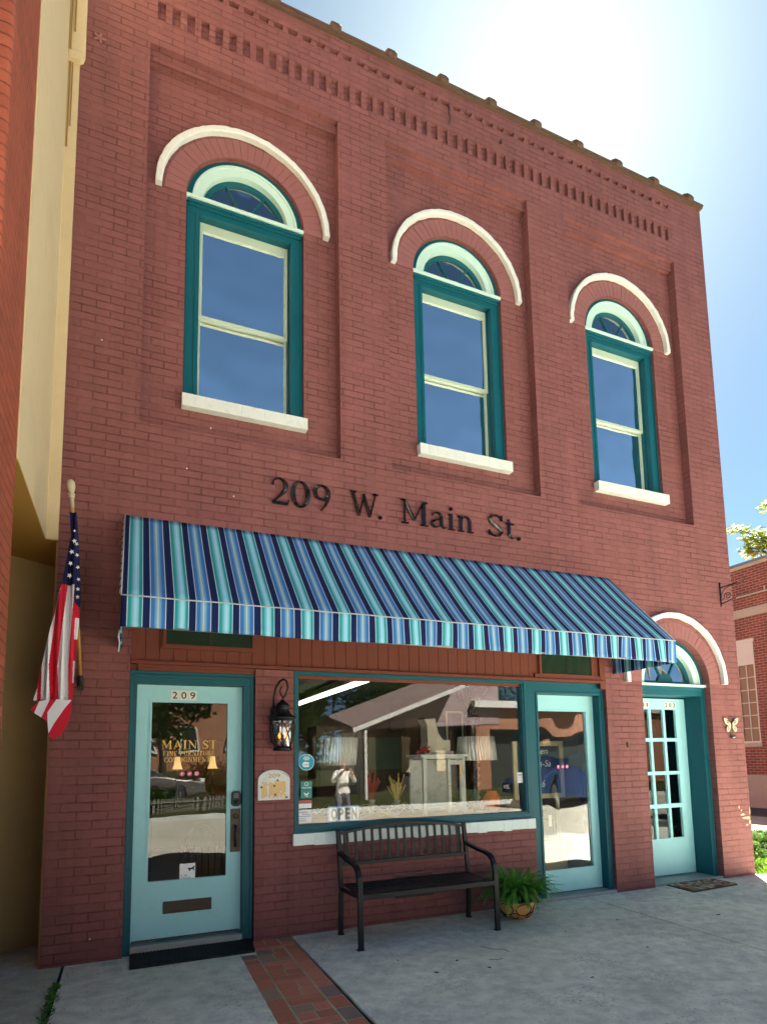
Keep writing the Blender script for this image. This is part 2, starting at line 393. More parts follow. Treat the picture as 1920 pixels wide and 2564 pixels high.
for wi,x in enumerate(WX):
    yf=.168
    m=MB()
    for s in (-1,1):
        a,b=sorted((x+s*.469,x+s*.598)); m.box(a,b,yf,.36,5.0,7.02)
        a,b=sorted((x+s*.469,x+s*.505)); m.box(a,b,yf-.008,yf-.0005,5.0,7.02)
        a,b=sorted((x+s*.578,x+s*.596)); m.box(a,b,yf-.012,yf-.0005,5.0,7.08)
        a,b=sorted((x+s*.455,x+s*.4685)); m.box(a,b,.238,.36,5.0,7.019)
    m.box(x-.598,x+.598,yf,.36,7.0205,7.139)
    m.box(x-.575,x+.575,yf-.018,yf-.0006,7.085,7.112); m.box(x-.588,x+.588,yf-.034,yf-.0006,7.1125,7.143)
    m.box(x-.598,x+.598,.17,.40,4.99,5.015)
    W=m.build('window',TEAL,B,bevel=.003)
    m=MB(); m.box(x-.602,x+.602,.115,.26,7.1435,7.176); m.build('cap_moulding',MINT,W,bevel=.004)
    fan(W,x,ZC+.021,yf+.004)
    def sash(z0,z1,y0,y1,tr,br,st):
        me=holes(rect(x-.4685,x+.4685,z0,z1),[rect(x-.4685+st,x+.4685-st,z0+br,z1-tr)],y0,y1)
        m=MB(); m.add(me); return m.build('sash',SASH,W,bevel=.004), me
    s1,_=sash(5.955,7.0195,.256,.290,.095,.034,.044)
    m=MB(); m.box(x-.43,x+.43,.272,.276,5.99,6.93); m.build('pane',GUP,W)
    s2,_=sash(5.0155,6.0,.2935,.326,.036,.07,.036)
    m=MB(); m.box(x-.44,x+.44,.309,.313,5.08,5.96); m.build('pane',GUP,W)
    m=MB(); m.box(x-.43,x+.43,.3,.304,6.79,6.93); m.build('roller_blind',CREAMP,W)
    m=MB()
    # sill of rowlock bricks
    n=11
    for i in range(n):
        a=x-.607+1.225*i/n; b=a+1.225/n-.0003
        m.box(a,b,.040+rnd.uniform(-.0015,.0015),.40,4.868+rnd.uniform(-.001,.001),4.992+rnd.uniform(-.0015,.0015))
    m.build('sill',CREAMP,W,bevel=.0022)
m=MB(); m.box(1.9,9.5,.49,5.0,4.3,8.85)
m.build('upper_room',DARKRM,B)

# ---------------------------------------------------------------- shop front carpentry
m=MB()
x=2.19
while x<7.47:
    x2=min(x+.1165,7.4815); m.box(x+.002,x2-.002,.022,.06,2.405,3.2); x=x2
m.box(2.19,7.4815,.061,.10,2.3,3.2)
m.box(2.19,7.4815,-.012,.06,2.372,2.404); m.box(2.20,7.475,-.022,.06,2.3865,2.400)
m.box(2.191,2.249,.010,.0215,2.405,3.1); m.box(7.40,7.4815,-.006,.0215,2.300,3.1)
m.box(2.25,3.269,.030,.15,2.318,2.3715); m.box(2.25,3.269,.018,.0295,2.345,2.3715)
m.box(6.45,7.40,.0,.0215,2.405,2.455);  m.box(2.44,3.27,.0,.0215,2.52,2.553)
m.build('panelled_fascia',BAND,B,bevel=.002)
for (a,b,c,d) in ((2.478,3.238,2.560,2.78),(6.548,7.277,2.460,2.78)):
    m=MB(); m.add(holes(rect(a-.03,b+.03,c-.025,d+.03),[rect(a,b,c,d)],-.004,.021))
    T=m.build('transom_light',BAND,B)
    m=MB(); m.box(a,b,.008,.012,c,d); m.build('pane',simple('dark_green_glass',(0.02,0.035,0.02),.12,0,.8),T)
    m=MB(); m.box((a+b)/2-.004,(a+b)/2+.004,.002,.0075,c,d); m.build('mullion',BRONZE,T)

# --- shop window
m=MB()
m.add(holes(rect(3.634,6.345,.834,2.3715),[rect(3.690,6.282,.905,2.332)],.030,.13))
m.add(holes(rect(3.645,6.330,.845,2.362),[rect(3.672,6.300,.885,2.345)],.020,.0295))
m.box(3.634,6.345,.012,.029,.834,.852)
SW=m.build('shop_window',TEAL,B,bevel=.003)
m=MB(); m.box(3.69,6.282,.078,.084,.905,2.332); m.build('pane',GSH,SW)
m=MB(); n=26
for i in range(n):
    a=3.620+2.726*i/n; b=a+2.726/n-.0004
    m.box(a,b,-.034+rnd.uniform(-.0012,.0012),.14,.728+rnd.uniform(-.012,.004),.832)
m.build('sill',paint('pale_sill_paint',(0.66,0.74,0.70),.6,.08,6,.003,dirt=.15),SW,bevel=.003)

def tile(P,x0,x1,z0,z1,ch,y):
    m=MB(); m.box(x0,x1,y-.003,y,z0,z1); t=m.build('number_tile',simple('tile_%s'%ch,(0.72,0.70,0.60),.4),P,bevel=.001)
    w_=x1-x0; h=z1-z0
    m=MB(); m.add(textmesh(ch,1,0,y-.0045,0,bold=.012,target=(x0+w_*.2 if ch!='1' else x0+w_*.35,x1-w_*.2 if ch!='1' else x1-w_*.35,z0+h*.14,z1-h*.14))); m.build('digit',BLKV,t)
    return t
# --- big door on the left
def socials(P,xs,z,y,r):
    for i,x in enumerate(xs):
        m=MB(); m.prism([(x+r*math.cos(2*math.pi*k/20),z+r*math.sin(2*math.pi*k/20)) for k in range(20)],y-.001,y)
        m.build('pink_decal',simple('pink_vinyl%d'%i,(0.70,0.08,0.22),.5),P)
        m=MB(); yy=y-.0022
        if i==0: m.add(textmesh('f',1,0,yy,0,bold=.02,ext=.0005,target=(x-r*.3,x+r*.3,z-r*.6,z+r*.6)))
        elif i==1: m.prism([(x-r*.6,z-r*.3),(x,z-r*.5),(x+r*.45,z+r*.1),(x+r*.6,z+r*.35),(x+r*.2,z+r*.4),(x-r*.05,z+r*.1),(x-r*.5,z+r*.4),(x-r*.35,z-r*.1)],yy,yy+.001)
        else:
            m.add(holes(rect(x-r*.5,x+r*.5,z-r*.5,z+r*.5),[rect(x-r*.36,x+r*.36,z-r*.36,z+r*.36)],yy,yy+.001)); m.arc(x,z,r*.13,r*.26,yy,yy+.001,0,2*math.pi,14)
        m.build('decal_mark',WHITEV,P)
m=MB(); m.add(holes(rect(2.252,3.168,.0,2.203),[rect(2.377,3.038,.489,2.050)],.120,.165))
D1=m.build('door',AQUA,B,bevel=.003); tag(D1,'aqua door with gold lettering on its glass')
m=MB(); m.add(holes(rect(2.360,3.055,.472,2.067),[rect(2.379,3.036,.491,2.048)],.113,.1195)); m.build('glazing_bead',AQUA,D1,bevel=.003)
m=MB(); m.box(2.378,3.037,.139,.143,.490,2.049); m.build('pane',GDR,D1)
for i,ch in enumerate('209'): tile(D1,2.533+i*.0765,2.533+i*.0765+.072,2.071,2.158,ch,.119)
socials(D1,(2.645,2.709,2.772),1.408,.138,.022)
m=MB(); m.box(2.262,3.158,.114,.1195,.003,.014); m.build('door_sweep',BRONZE,D1)
m=MB(); m.add(holes(rect(2.508,2.914,.212,.314),[rect(2.528,2.894,.235,.292)],.110,.1195)); m.box(2.520,2.902,.114,.119,.225,.302); m.build('mail_slot',BRONZE,D1,bevel=.002)
# keypad lock
m=MB(); pl=[(3.078,1.12),(3.10,1.103),(3.135,1.103),(3.160,1.12),(3.160,1.22),(3.145,1.24),(3.093,1.24),(3.078,1.22)]
m.prism(pl,.085,.1195); lk=m.build('keypad_lock',BLACK,D1,bevel=.005)
m=MB(); m.lathe([(.022,0),(.022,.012),(.018,.018),(0.0001,.018)],(0,0,0),16)
for i,v in enumerate(m.v): m.v[i]=(3.120+v[0],.085-v[2],1.140+v[1])
m.build('lock_cylinder',BLACK,lk,smooth=True)
m=MB()
for a in range(3):
    for b in range(3): m.box(3.097+a*.016,3.107+a*.016,.081,.0848,1.180+b*.015,1.190+b*.015)
m.build('keypad_button',simple('grey_button',(.2,.2,.2),.4),lk)
m=MB(); m.box(3.073,3.160,.110,.1195,.694,1.080); hp=m.build('handle_plate',BRONZE,D1,bevel=.003)
m=MB(); m.tube([(3.117,.108,.93),(3.117,.075,.925),(3.117,.060,.90),(3.117,.058,.84),(3.117,.062,.78),(3.117,.085,.745),(3.117,.108,.74)],[.009,.011,.012,.014,.012,.011,.009],8); m.build('pull_handle',BRONZE,hp,smooth=True)
m=MB(); m.lathe([(.024,0),(.024,.006),(.016,.010),(.0001,.010)],(0,0,0),18)
for i,v in enumerate(m.v): m.v[i]=(3.117+v[0],.1095-v[2],1.015+v[1])
m.build('keyhole',BRONZE,hp,smooth=True)
# door sticker
m=MB(); m.box(2.641,2.773,.1355,.1375,.483,.620); st=m.build('sticker',WHITEV,D1)
m=MB(); y=.1345
m.prism([(2.705,.575),(2.72,.583),(2.735,.578),(2.75,.585),(2.765,.598),(2.768,.588),(2.762,.575),(2.765,.556),(2.757,.556),(2.752,.568),(2.735,.566),(2.728,.553),(2.721,.553),(2.718,.568)],y,y+.0009)
m.add(textmesh('9 . 00',1,0,y,0,ext=.0004,target=(2.652,2.705,.512,.524))); m.add(textmesh('TRANSACTION',1,0,y,0,ext=.0004,target=(2.652,2.735,.495,.503)))
m.build('sticker_print',BLKV,D1)
# frame
m=MB()
m.box(2.191,2.2515,.045,.18,-.078,2.2045); m.box(2.191,2.215,.035,.0445,-.078,2.29); m.box(3.1685,3.262,.045,.18,-.078,2.2045); m.box(3.235,3.262,.035,.0445,-.078,2.29)
m.box(2.191,3.262,.045,.18,2.205,2.317); m.box(2.216,3.234,.036,.0445,2.255,2.285); m.box(2.191,3.262,.028,.0445,2.2905,2.3165)
m.box(3.1505,3.168,.1660,.2,-.05,2.2); m.box(2.2515,2.27,.166,.2,-.05,2.2)
m.build('door_frame',TEAL,B,bevel=.003)
m=MB(); m.box(2.252,3.168,.02,.25,-.079,-.008); m.build('threshold',paint('grey_threshold',(.30,.32,.30),.5,.2,8,.002,metal=.3),B,bevel=.004)

# --- right shop door
m=MB(); m.add(holes(rect(6.508,7.418,-.035,2.228),[rect(6.560,7.300,.212,2.040)],.170,.215))
D2=m.build('door',AQUA,B,bevel=.003); tag(D2,'aqua half reflecting glass door beside the shop window')
m=MB(); m.box(6.561,7.299,.189,.193,.213,2.039); m.build('pane',GDR2,D2)
m=MB(); m.add(holes(rect(6.548,7.312,.20,2.052),[rect(6.5615,7.2985,.2135,2.0385)],.163,.1695)); m.build('glazing_bead',AQUA,D2,bevel=.003)
socials(D2,(6.868,6.932,6.996),1.385,.188,.022)
m=MB(); m.lathe([(.020,0),(.020,.004),(.010,.008),(.009,.02),(.020,.03),(.020,.042),(.0001,.05)],(0,0,0),14)
for i,v in enumerate(m.v): m.v[i]=(6.531+v[0],.1695-v[2],.974+v[1])
m.build('knob',BRASS,D2,smooth=True)
m=MB()
m.box(6.363,6.5075,.055,.26,-.06,2.2285); m.box(6.350,6.3625,.11,.26,-.06,2.36); m.box(6.480,6.5075,.046,.0545,-.06,2.24)
m.box(7.4185,7.478,.055,.26,-.078,2.2285); m.box(7.445,7.478,.046,.0545,-.078,2.30)
m.box(6.363,7.478,.055,.26,2.229,2.3715); m.box(6.48,7.478,.046,.0545,2.2405,2.258)
m.build('door_frame',TEAL,B,bevel=.003)
m=MB(); m.box(6.40,7.478,.0,.30,-.079,-.045); m.build('threshold',bpy.data.materials['grey_threshold'],B,bevel=.004)
# conduit-like hole plug on the pier
m=MB(); m.prism([(7.757,1.60),(7.772,1.60),(7.775,1.66),(7.757,1.665)],-.012,.002); m.build('bolt_head',BRONZE,B)

# --- arched side door
m=MB(); cols=((8.322,8.532),(8.572,8.782),(8.822,9.018)); rows=((1.724,2.108),(1.285,1.680),(.860,1.241),(.417,.808))
m.add(holes(rect(8.215,9.192,-.045,2.252),[rect(a,b,c,d) for a,b in cols for c,d in rows],.360,.402))
D3=m.build('door',AQUA,B,bevel=.005); tag(D3,'aqua door with twelve small panes set deep in the arch')
for a,b in cols:
    for c,d in rows:
        m=MB(); m.box(a,b,.382,.385,c,d); m.build('pane',GDR,D3)
for x0,s in ((8.335,'201'),(8.822,'202')):
    for i,ch in enumerate(s): tile(D3,x0+i*.070,x0+i*.070+.068,2.128,2.205,ch,.359)
m=MB()
for s in (-1,1):
    a,b=sorted((d3+s*.530,d3+s*.5965)); m.box(a,b,.10,.46,-.078,2.27)
    a,b=sorted((d3+s*.570,d3+s*.5965)); m.box(a,b,.088,.0995,-.078,2.38)
    a,b=sorted((d3+s*.545,d3+s*.560)); m.box(a,b,.092,.0995,-.078,2.27)
m.box(8.1375,8.2145,.33,.46,-.06,2.26); m.box(9.1925,9.198,.33,.46,-.06,2.26)
m.box(d3-.5965,d3+.5965,.10,.46,2.2705,2.385); m.box(d3-.59,d3+.59,.085,.0995,2.345,2.384)
F3=m.build('door_frame',TEAL,B,bevel=.003)
m=MB(); m.box(d3-.60,d3+.60,.055,.26,2.3855,2.418); m.build('cap_moulding',MINT,F3,bevel=.004)
fan(F3,d3,d3z,.105,True)
m=MB(); m.box(8.0705,9.264,.02,.5,-.079,-.055); m.build('threshold',bpy.data.materials['grey_threshold'],B)
# stair hall behind the arched door
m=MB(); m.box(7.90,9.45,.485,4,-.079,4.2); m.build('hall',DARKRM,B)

# rusty wall anchors and fixings
m=MB()
for a in range(5):
    t=2*math.pi*a/5; m.bar((1.752,-.006,8.354),(1.752+.055*math.cos(t),-.004,8.354+.055*math.sin(t)),.02,.012,up=(0,1,0))
m.lathe([(.018,0),(.012,.02),(.0001,.022)],(1.752,0,8.354),10); m.build('star_anchor',BRV,B)
m=MB(); m.tube([(5.56,-.02,9.30),(5.54,-.05,9.33),(5.52,-.06,9.29),(5.525,-.06,9.22),(5.55,-.05,9.15),(5.55,.0,9.13)],.009,6); m.build('wall_hook',BRONZE,B)
m=MB(); m.tube([(6.30,.0,9.20),(6.25,-.08,9.14)],.012,6); m.build('wall_stub',BRONZE,B)
for (x,z) in ((1.95,.105),(2.62,4.22),(3.05,4.02),(2.83,4.66),(4.05,3.02),(1.87,5.3)):
    m=MB(); m.lathe([(.006,-.004),(.007,0),(.006,.004)],(x,-.002,z),8); m.build('nail_head',WHITEV,B)
# worn paint by the right corner
BARE=paint('bare_brick',(0.52,0.36,0.24),.8,.3,20,.004)
for (x,z,a,b) in ((9.69,.70,.045,.016),(9.735,.655,.06,.016),(9.79,.65,.035,.022),(9.76,.565,.02,.012),(9.815,.60,.02,.03),(9.63,.80,.012,.02),(9.67,.755,.012,.012),(9.83,.74,.01,.05)):
    m=MB(); p=[(min(x+a*rnd.uniform(.7,1.15)*math.cos(t),XR-.001),z+b*rnd.uniform(.6,1.2)*math.sin(t)) for t in [2*math.pi*i/9 for i in range(9)]]
    m.prism(p,-.0022,.001); m.build('bare_brick_patch',BARE,B)
# foundation vent under the bench
GR=thing('foundation_grille','rusty perforated metal grille in the wall under the black bench','grille',(4.865,0,.145))
m=MB(); m.add(holes(rect(4.655,5.075,.143,.363),[rect(4.670,5.060,.158,.348)],-.012,.001)); m.build('grille_frame',BRONZE,GR)
m=MB()
for i in range(-4,16):
    for s in (1,-1):
        x0=4.67+i*.035; p=(x0,-.006,.158); q=(x0+s*.19+(0 if s>0 else .19),-.006,.348) if s>0 else (x0,-.006,.158)
        a=Vector((x0,-.006,.158)); bq=Vector((x0+.19,-.006,.348))
        if s<0: a,bq=Vector((x0+.19,-.0065,.158)),Vector((x0,-.0065,.348))
        def clipx(a,b):
            d=b-a; t0,t1=0,1
            for lo,hi in ((4.67,5.06),):
                if abs(d.x)>1e-9:
                    ta,tb=(lo-a.x)/d.x,(hi-a.x)/d.x
                    if ta>tb: ta,tb=tb,ta
                    t0=max(t0,ta); t1=min(t1,tb)
            return (a+d*t0,a+d*t1) if t1-t0>.02 else None
        c=clipx(a,bq)
        if c: m.bar(c[0],c[1],.006,.004,up=(0,1,0))
m.build('mesh_screen',BRONZE,GR)
m=MB(); m.box(4.66,5.07,-.0025,-.0005,.15,.355); m.build('backing',simple('vent_dark',(.03,.012,.01),.9),GR)

_b,_h=4.003,.270
LETTERS=[('2',3.401,3.583,_b,_h),('0',3.604,3.792,_b,_h),('9',3.831,4.007,_b,_h),('W',4.216,4.540,_b,_h-.005),('.',4.530,4.578,_b,_h),
 ('M',4.790,5.121,_b,_h-.005),('a',5.150,5.341,_b,_h),('i',5.361,5.452,_b,_h),('n',5.483,5.689,_b,_h),('S',5.887,6.081,_b,_h),('t',6.116,6.247,_b,_h),('.',6.269,6.324,_b,_h)]

# ================================================================ AWNING
def stripes(axis):
    n=N('awning_stripes_'+axis); sp=n.n('SeparateXYZ'); g=n.n('NewGeometry'); n.l(g.outputs['Position'],sp.inputs[0])
    u=n.math('FRACT',n.math('DIVIDE',n.math('ADD',n.math('SUBTRACT',sp.outputs[0 if axis=='x' else 1],2.149 if axis=='x' else .03),32.5),.325))
    W=(.62,.72,.80); NV=(.008,.018,.085); TQ=(.015,.34,.37); AQ=(.27,.62,.76); BL=(.045,.19,.50); PB=(.17,.40,.64); CR=(.60,.66,.50)
    e=.001
    st=[(0,W),(.016,W),(.017,TQ),(.07,TQ),(.11,(.18,.50,.56)),(.135,AQ),(.185,(.38,.76,.90)),(.235,AQ),(.25,(.22,.50,.52)),(.265,TQ),(.318,TQ),(.319,W),(.335,W),(.336,NV),(.485,NV),(.486,W),(.502,W),(.503,BL),(.575,(.05,.20,.48)),(.61,PB),(.648,(.30,.48,.58)),(.652,CR),(.668,CR),(.672,(.25,.46,.60)),(.71,PB),(.75,BL),(.818,(.05,.17,.45)),(.819,W),(.835,W),(.836,NV),(.999,NV)]
    c=n.ramp(u,st)
    wv=n.noise(900,1); d=n.ramp(n.noise(2.2,5,.6),[(.3,(.88,.88,.88)),(.7,(1,1,1))])
    c=n.mix(1.0,c,d,'MULTIPLY')
    tr=n.n('BsdfTranslucent'); n.l(c,tr.inputs[0])
    m=n.bsdf(c,.85,0,.2,bump=n.noise(6,3),bd=.01,bs=.3)
    mx=n.n('MixShader'); mx.inputs[0].default_value=.15; n.l(n.b.outputs[0],mx.inputs[1]); n.l(tr.outputs[0],mx.inputs[2]); n.l(mx.outputs[0],n.out.inputs[0])
    return m
SX,SY=stripes('x'),stripes('y')
AX0,AX1,AF,AZT,AZF,AZB=2.110,7.612,-.930,3.692,2.728,2.492
A=thing('awning','blue and turquoise striped fabric awning over the shop front','awning',((AX0+AX1)/2,0,2.49))
m=MB(); NX=190; NT=14; NV_=6; b=0
def cloth(x,t,v):
    sag=.012*math.sin(math.pi*t)*(1 if v==0 else 0)
    if v==0:
        y=-.004+(AF+.004)*t; z=AZT+(AZF-AZT)*t-sag+(.014*noise.noise(Vector((x*1.1,t*1.6,0)))+.006*noise.noise(Vector((x*4+t*2,t*2.5,7))))*math.sin(math.pi*min(1,t*.9+.1))
    else:
        q=v; rip=(.010*math.sin(x*6.1+.6)+.016*noise.noise(Vector((x*2.6,q,3)))+(.016*math.sin(x*19) if x>6.4 else .004*math.sin(x*17)))*q
        y=AF-rip; z=AZF+(AZB-AZF)*q+.004*math.sin(x*3.1)*q
    return (x,y,z)
rows=[(t/NT,0) for t in range(NT+1)]+[(1,(k+1)/NV_) for k in range(NV_)]
for t,v in rows:
    for i in range(NX+1): m.v.append(cloth(AX0+(AX1-AX0)*i/NX,t,v))
for r in range(len(rows)-1):
    for i in range(NX): p=r*(NX+1)+i; m.f.append((p,p+1,p+NX+2,p+NX+1)); m.m.append(0)
m.build('canopy',SX,A,smooth=True,solid=.003)
for x in (AX0+.002,AX1-.002):
    m=MB(); n1,n2=12,16
    for i in range(n1+1):
        y=-.004+(AF+.006)*i/n1; zt=AZT+(AZF-AZT)*i/n1-.014*math.sin(math.pi*i/n1)
        for j in range(n2+1):
            q=j/n2; z=zt+(AZB-.004-zt)*q
            m.v.append((x+.012*math.sin(y*26)*q*q*(1 if i<n1 else 0),y,z))
    for i in range(n1):
        for j in range(n2): p=i*(n2+1)+j; m.f.append((p,p+1,p+n2+2,p+n2+1)); m.m.append(0)
    m.build('side_curtain',SY,A,smooth=True,solid=.003)
PIPE=paint('pale_piping',(.42,.45,.45),.6)
m=MB(); m.tube([(AX0+(AX1-AX0)*i/60,AF-.004,AZF+.0015*math.sin(i)) for i in range(61)],.0055,6)
m.tube([(AX0,AF,AZF),(AX0,-.01,AZT)],.005,6); m.tube([(AX1,AF,AZF),(AX1,-.01,AZT)],.005,6); m.build('piping',PIPE,A,smooth=True)
m=MB()
m.tube([(AX0+.02,AF+.02,AZF-.025),(AX1-.02,AF+.02,AZF-.025)],.014,8); m.tube([(AX0+.02,AF+.02,AZB+.012),(AX1-.02,AF+.02,AZB+.012)],.010,8)
for x in (AX0+.03,(AX0*2+AX1)/3,(AX0+2*AX1)/3,AX1-.03):
    m.tube([(x,-.01,AZT-.05),(x,AF+.02,AZF-.03)],.013,8); m.tube([(x,AF+.02,AZF-.03),(x,AF+.02,AZB+.012)],.010,6)
m.build('awning_frame',paint('galvanised_tube',(.30,.31,.30),.5,metal=.6),A,smooth=True)
m=MB()
for k in range(11):
    t=(k+.5)/11.5; m.tube([(AX0-.006,-.004+AF*t,AZT+(AZF-AZT)*t-.01),(AX0-.012,-.004+AF*(t+.03),AZT+(AZF-AZT)*(t+.03)-.03)],.004,5)
m.tube([(AX0-.004,-.80,2.50),(AX0-.012,-.82,2.44),(AX0-.002,-.81,2.40),(AX0-.008,-.80,2.33)],.006,5)
m.build('lacing_cord',PIPE,A,smooth=True)

# ================================================================ SERIF LETTERS
def arcp(cx,cy,rx,ry,a0,a1,n,wf): return [(cx+rx*math.cos(R(a0+(a1-a0)*i/n)),cy+ry*math.sin(R(a0+(a1-a0)*i/n)),wf(R(a0+(a1-a0)*i/n))) for i in range(n+1)]
TK,TN=.165,.070
wv=lambda a: TN+(TK-TN)*abs(math.cos(a))**1.2          # thick where the stroke runs vertical
G={}
G['0']=(.66,[arcp(.33,.5,.26,.475,0,360,40,wv)])
G['O']=(.92,[arcp(.46,.5,.38,.475,0,360,40,wv)])
G['C']=(.84,[arcp(.47,.5,.38,.475,48,312,34,wv),[(.74,.66,.04),(.74,.93,.05)],[(.75,.10,.03),(.75,.30,.04)]])
G['G']=(.90,[arcp(.47,.5,.38,.475,48,322,34,wv),[(.73,.66,.04),(.73,.93,.05)],[(.77,.08,.12),(.77,.40,.12)],[(.62,.42,.04),(.88,.42,.04)]])
G['2']=(.64,[arcp(.29,.71,.22,.265,155,-25,22,lambda a:.05+.10*max(0,math.cos(a))**1)+[(.42,.46,.12),(.26,.26,.075),(.08,.065,.05)],[(.06,.055,.10),(.56,.055,.11)],[(.57,.02,.05),(.60,.20,.04)],[(.07,.72,.09),(.10,.82,.07)]])
G['9']=(.64,[arcp(.31,.70,.225,.265,0,360,32,lambda a:TN+(TK*.85-TN)*abs(math.cos(a))),[(.535,.70,.13),(.535,.58,.125),(.50,.40,.11),(.42,.20,.09),(.28,.0,.055)]])
G['W']=(1.12,[[(.10,.97,.13),(.35,.03,.12)],[(.35,.03,.06),(.56,.90,.06)],[(.54,.92,.13),(.78,.03,.12)],[(.78,.03,.06),(1.02,.97,.06)],[(0,.975,.055),(.24,.975,.055)],[(.90,.975,.055),(1.12,.975,.055)]])
G['M']=(1.06,[[(.17,.03,.055),(.17,.97,.055)],[(.19,.96,.13),(.52,.18,.11)],[(.52,.18,.05),(.84,.96,.06)],[(.88,.03,.14),(.88,.97,.14)],[(.04,.025,.055),(.30,.025,.055)],[(.74,.025,.055),(1.02,.025,.055)],[(.04,.975,.055),(.22,.975,.055)],[(.86,.975,.055),(1.0,.975,.055)]])
G['.']=(.22,[arcp(.11,.065,.032,.032,0,360,10,lambda a:.065)])
def stem(x,y0,y1,w=TK,s=.13,top=True,bot=True):
    L=[[(x,y0,w),(x,y1,w)]]
    if bot: L.append([(x-s,y0+.02,.05),(x+s,y0+.02,.05)])
    if top: L.append([(x-s,y1-.02,.05),(x+s,y1-.02,.05)])
    return L
G['i']=(.36,[[(.18,.02,.125),(.18,.66,.125)],[(.05,.022,.05),(.31,.022,.05)],[(.05,.64,.05),(.20,.655,.06)],arcp(.17,.90,.035,.035,0,360,10,lambda a:.075)])
G['n']=(.76,[[(.18,.02,.12),(.18,.66,.12)],[(.05,.022,.05),(.30,.022,.05)],[(.05,.64,.05),(.20,.655,.06)],[(.20,.50,.05)]+arcp(.38,.47,.18,.18,150,0,12,lambda a:.07+.05*max(0,math.cos(a)))+[(.565,.02,.12)],[(.44,.022,.05),(.69,.022,.05)]])
G['a']=(.62,[[(.10,.52,.07)]+arcp(.28,.50,.16,.155,150,0,12,lambda a:.055+.06*max(0,math.cos(a)))+[(.44,.12,.12),(.52,.035,.07),(.59,.06,.04)],[(.42,.39,.05),(.24,.34,.06),(.11,.25,.09),(.09,.14,.11),(.17,.045,.085),(.28,.05,.05),(.42,.16,.04)]])
G['S']=(.60,[[(.50,.80,.05),(.44,.90,.06),(.31,.955,.06),(.17,.90,.08),(.11,.76,.11),(.17,.62,.13),(.32,.50,.145),(.46,.38,.13),(.51,.24,.11),(.44,.10,.08),(.29,.045,.06),(.15,.08,.06),(.08,.22,.05)],[(.51,.72,.035),(.51,.96,.045)],[(.07,.05,.045),(.07,.28,.035)]])
G['t']=(.46,[[(.17,.86,.05),(.19,.72,.11),(.19,.18,.12),(.24,.06,.09),(.34,.04,.055),(.43,.10,.035)],[(.04,.655,.055),(.40,.655,.055)]])
G['A']=(.92,[[(.44,.99,.06),(.12,.03,.06)],[(.46,.97,.14),(.78,.03,.13)],[(.24,.34,.05),(.66,.34,.05)],[(.0,.022,.05),(.26,.022,.05)],[(.62,.022,.05),(.92,.022,.05)]])
G['I']=(.42,stem(.21,0,1)); G['T']=(.80,stem(.40,0,1,top=False)+[[(.05,.972,.055),(.75,.972,.055)],[(.055,.80,.03),(.055,.98,.05)],[(.745,.80,.03),(.745,.98,.05)]])
G['N']=(.98,[[(.17,.03,.055),(.17,.97,.055)],[(.17,.95,.14),(.79,.05,.13)],[(.80,.03,.055),(.80,.97,.055)],[(.04,.025,.05),(.30,.025,.05)],[(.04,.975,.05),(.20,.975,.05)],[(.68,.975,.05),(.94,.975,.05)]])
G['F']=(.74,stem(.20,0,1)+[[(.2,.972,.055),(.66,.972,.055)],[(.66,.78,.03),(.66,.98,.05)],[(.24,.51,.05),(.50,.51,.05)],[(.50,.40,.03),(.50,.62,.04)]])
G['E']=(.78,stem(.20,0,1)+[[(.2,.972,.055),(.66,.972,.055)],[(.66,.78,.03),(.66,.98,.05)],[(.24,.51,.05),(.50,.51,.05)],[(.50,.40,.03),(.50,.62,.04)],[(.2,.028,.055),(.70,.028,.055)],[(.71,.02,.05),(.73,.24,.03)]])
G['U']=(.94,[[(.20,.97,.135),(.20,.35,.135)]+arcp(.47,.33,.27,.285,180,360,16,lambda a:.06+.06*abs(math.cos(a)))+[(.74,.97,.055)],[(.05,.975,.05),(.35,.975,.05)],[(.62,.975,.05),(.88,.975,.05)]])
G['R']=(.86,stem(.20,0,1)+[[(.2,.972,.05),(.40,.972,.05)]+arcp(.42,.74,.20,.225,85,-85,14,lambda a:.05+.08*max(0,math.cos(a)))+[(.24,.50,.05)],[(.40,.50,.10),(.72,.03,.12)],[(.66,.022,.05),(.90,.022,.05)]])
def stroke(m,pts,fx,y0,h):
    """pts (x,z,w) through fx -> metres; ridge section rising h in front of y0"""
    P=[fx(x,z,w_) for x,z,w_ in pts]; k=len(P); b=len(m.v)
    closed=(abs(P[0][0]-P[-1][0])+abs(P[0][1]-P[-1][1])<1e-5)
    for i,(x,z,w_) in enumerate(P):
        if closed: a=P[i-1 if i>0 else k-2]; c=P[i+1 if i<k-1 else 1]
        else: a=P[max(i-1,0)]; c=P[min(i+1,k-1)]
        d=Vector((c[0]-a[0],c[1]-a[1])); d=d.normalized() if d.length>1e-9 else Vector((1,0)); n_=Vector((-d.y,d.x))*w_/2
        for s,yy in ((1,y0),(1,y0-h*.45),(0,y0-h),(-1,y0-h*.45),(-1,y0)): m.v.append((x+n_.x*s,yy,z+n_.y*s))
    for i in range(k-1):
        for e in range(5):
            g=(e+1)%5; m.f.append((b+5*i+e,b+5*i+g,b+5*i+5+g,b+5*i+5+e)); m.m.append(0)
    if not closed:
        m.f.append(tuple(b+e for e in range(5))); m.m.append(0); m.f.append(tuple(b+5*(k-1)+e for e in range(5))); m.m.append(0)
def glyph(m,ch,x0,x1,z0,hgt,y0,h):
    wd,ST=G[ch]
    xs=[p[0]-p[2]*.4 for s in ST for p in s]+[p[0]+p[2]*.4 for s in ST for p in s]; a,b=min(xs),max(xs)
    sx=(x1-x0)/(b-a); sw=(sx+hgt)/2
    for i,s in enumerate(ST): stroke(m,s,lambda x,z,w_: ((x-a)*sx+x0, z*hgt+z0, w_*sw),y0,h*(1+.02*i))
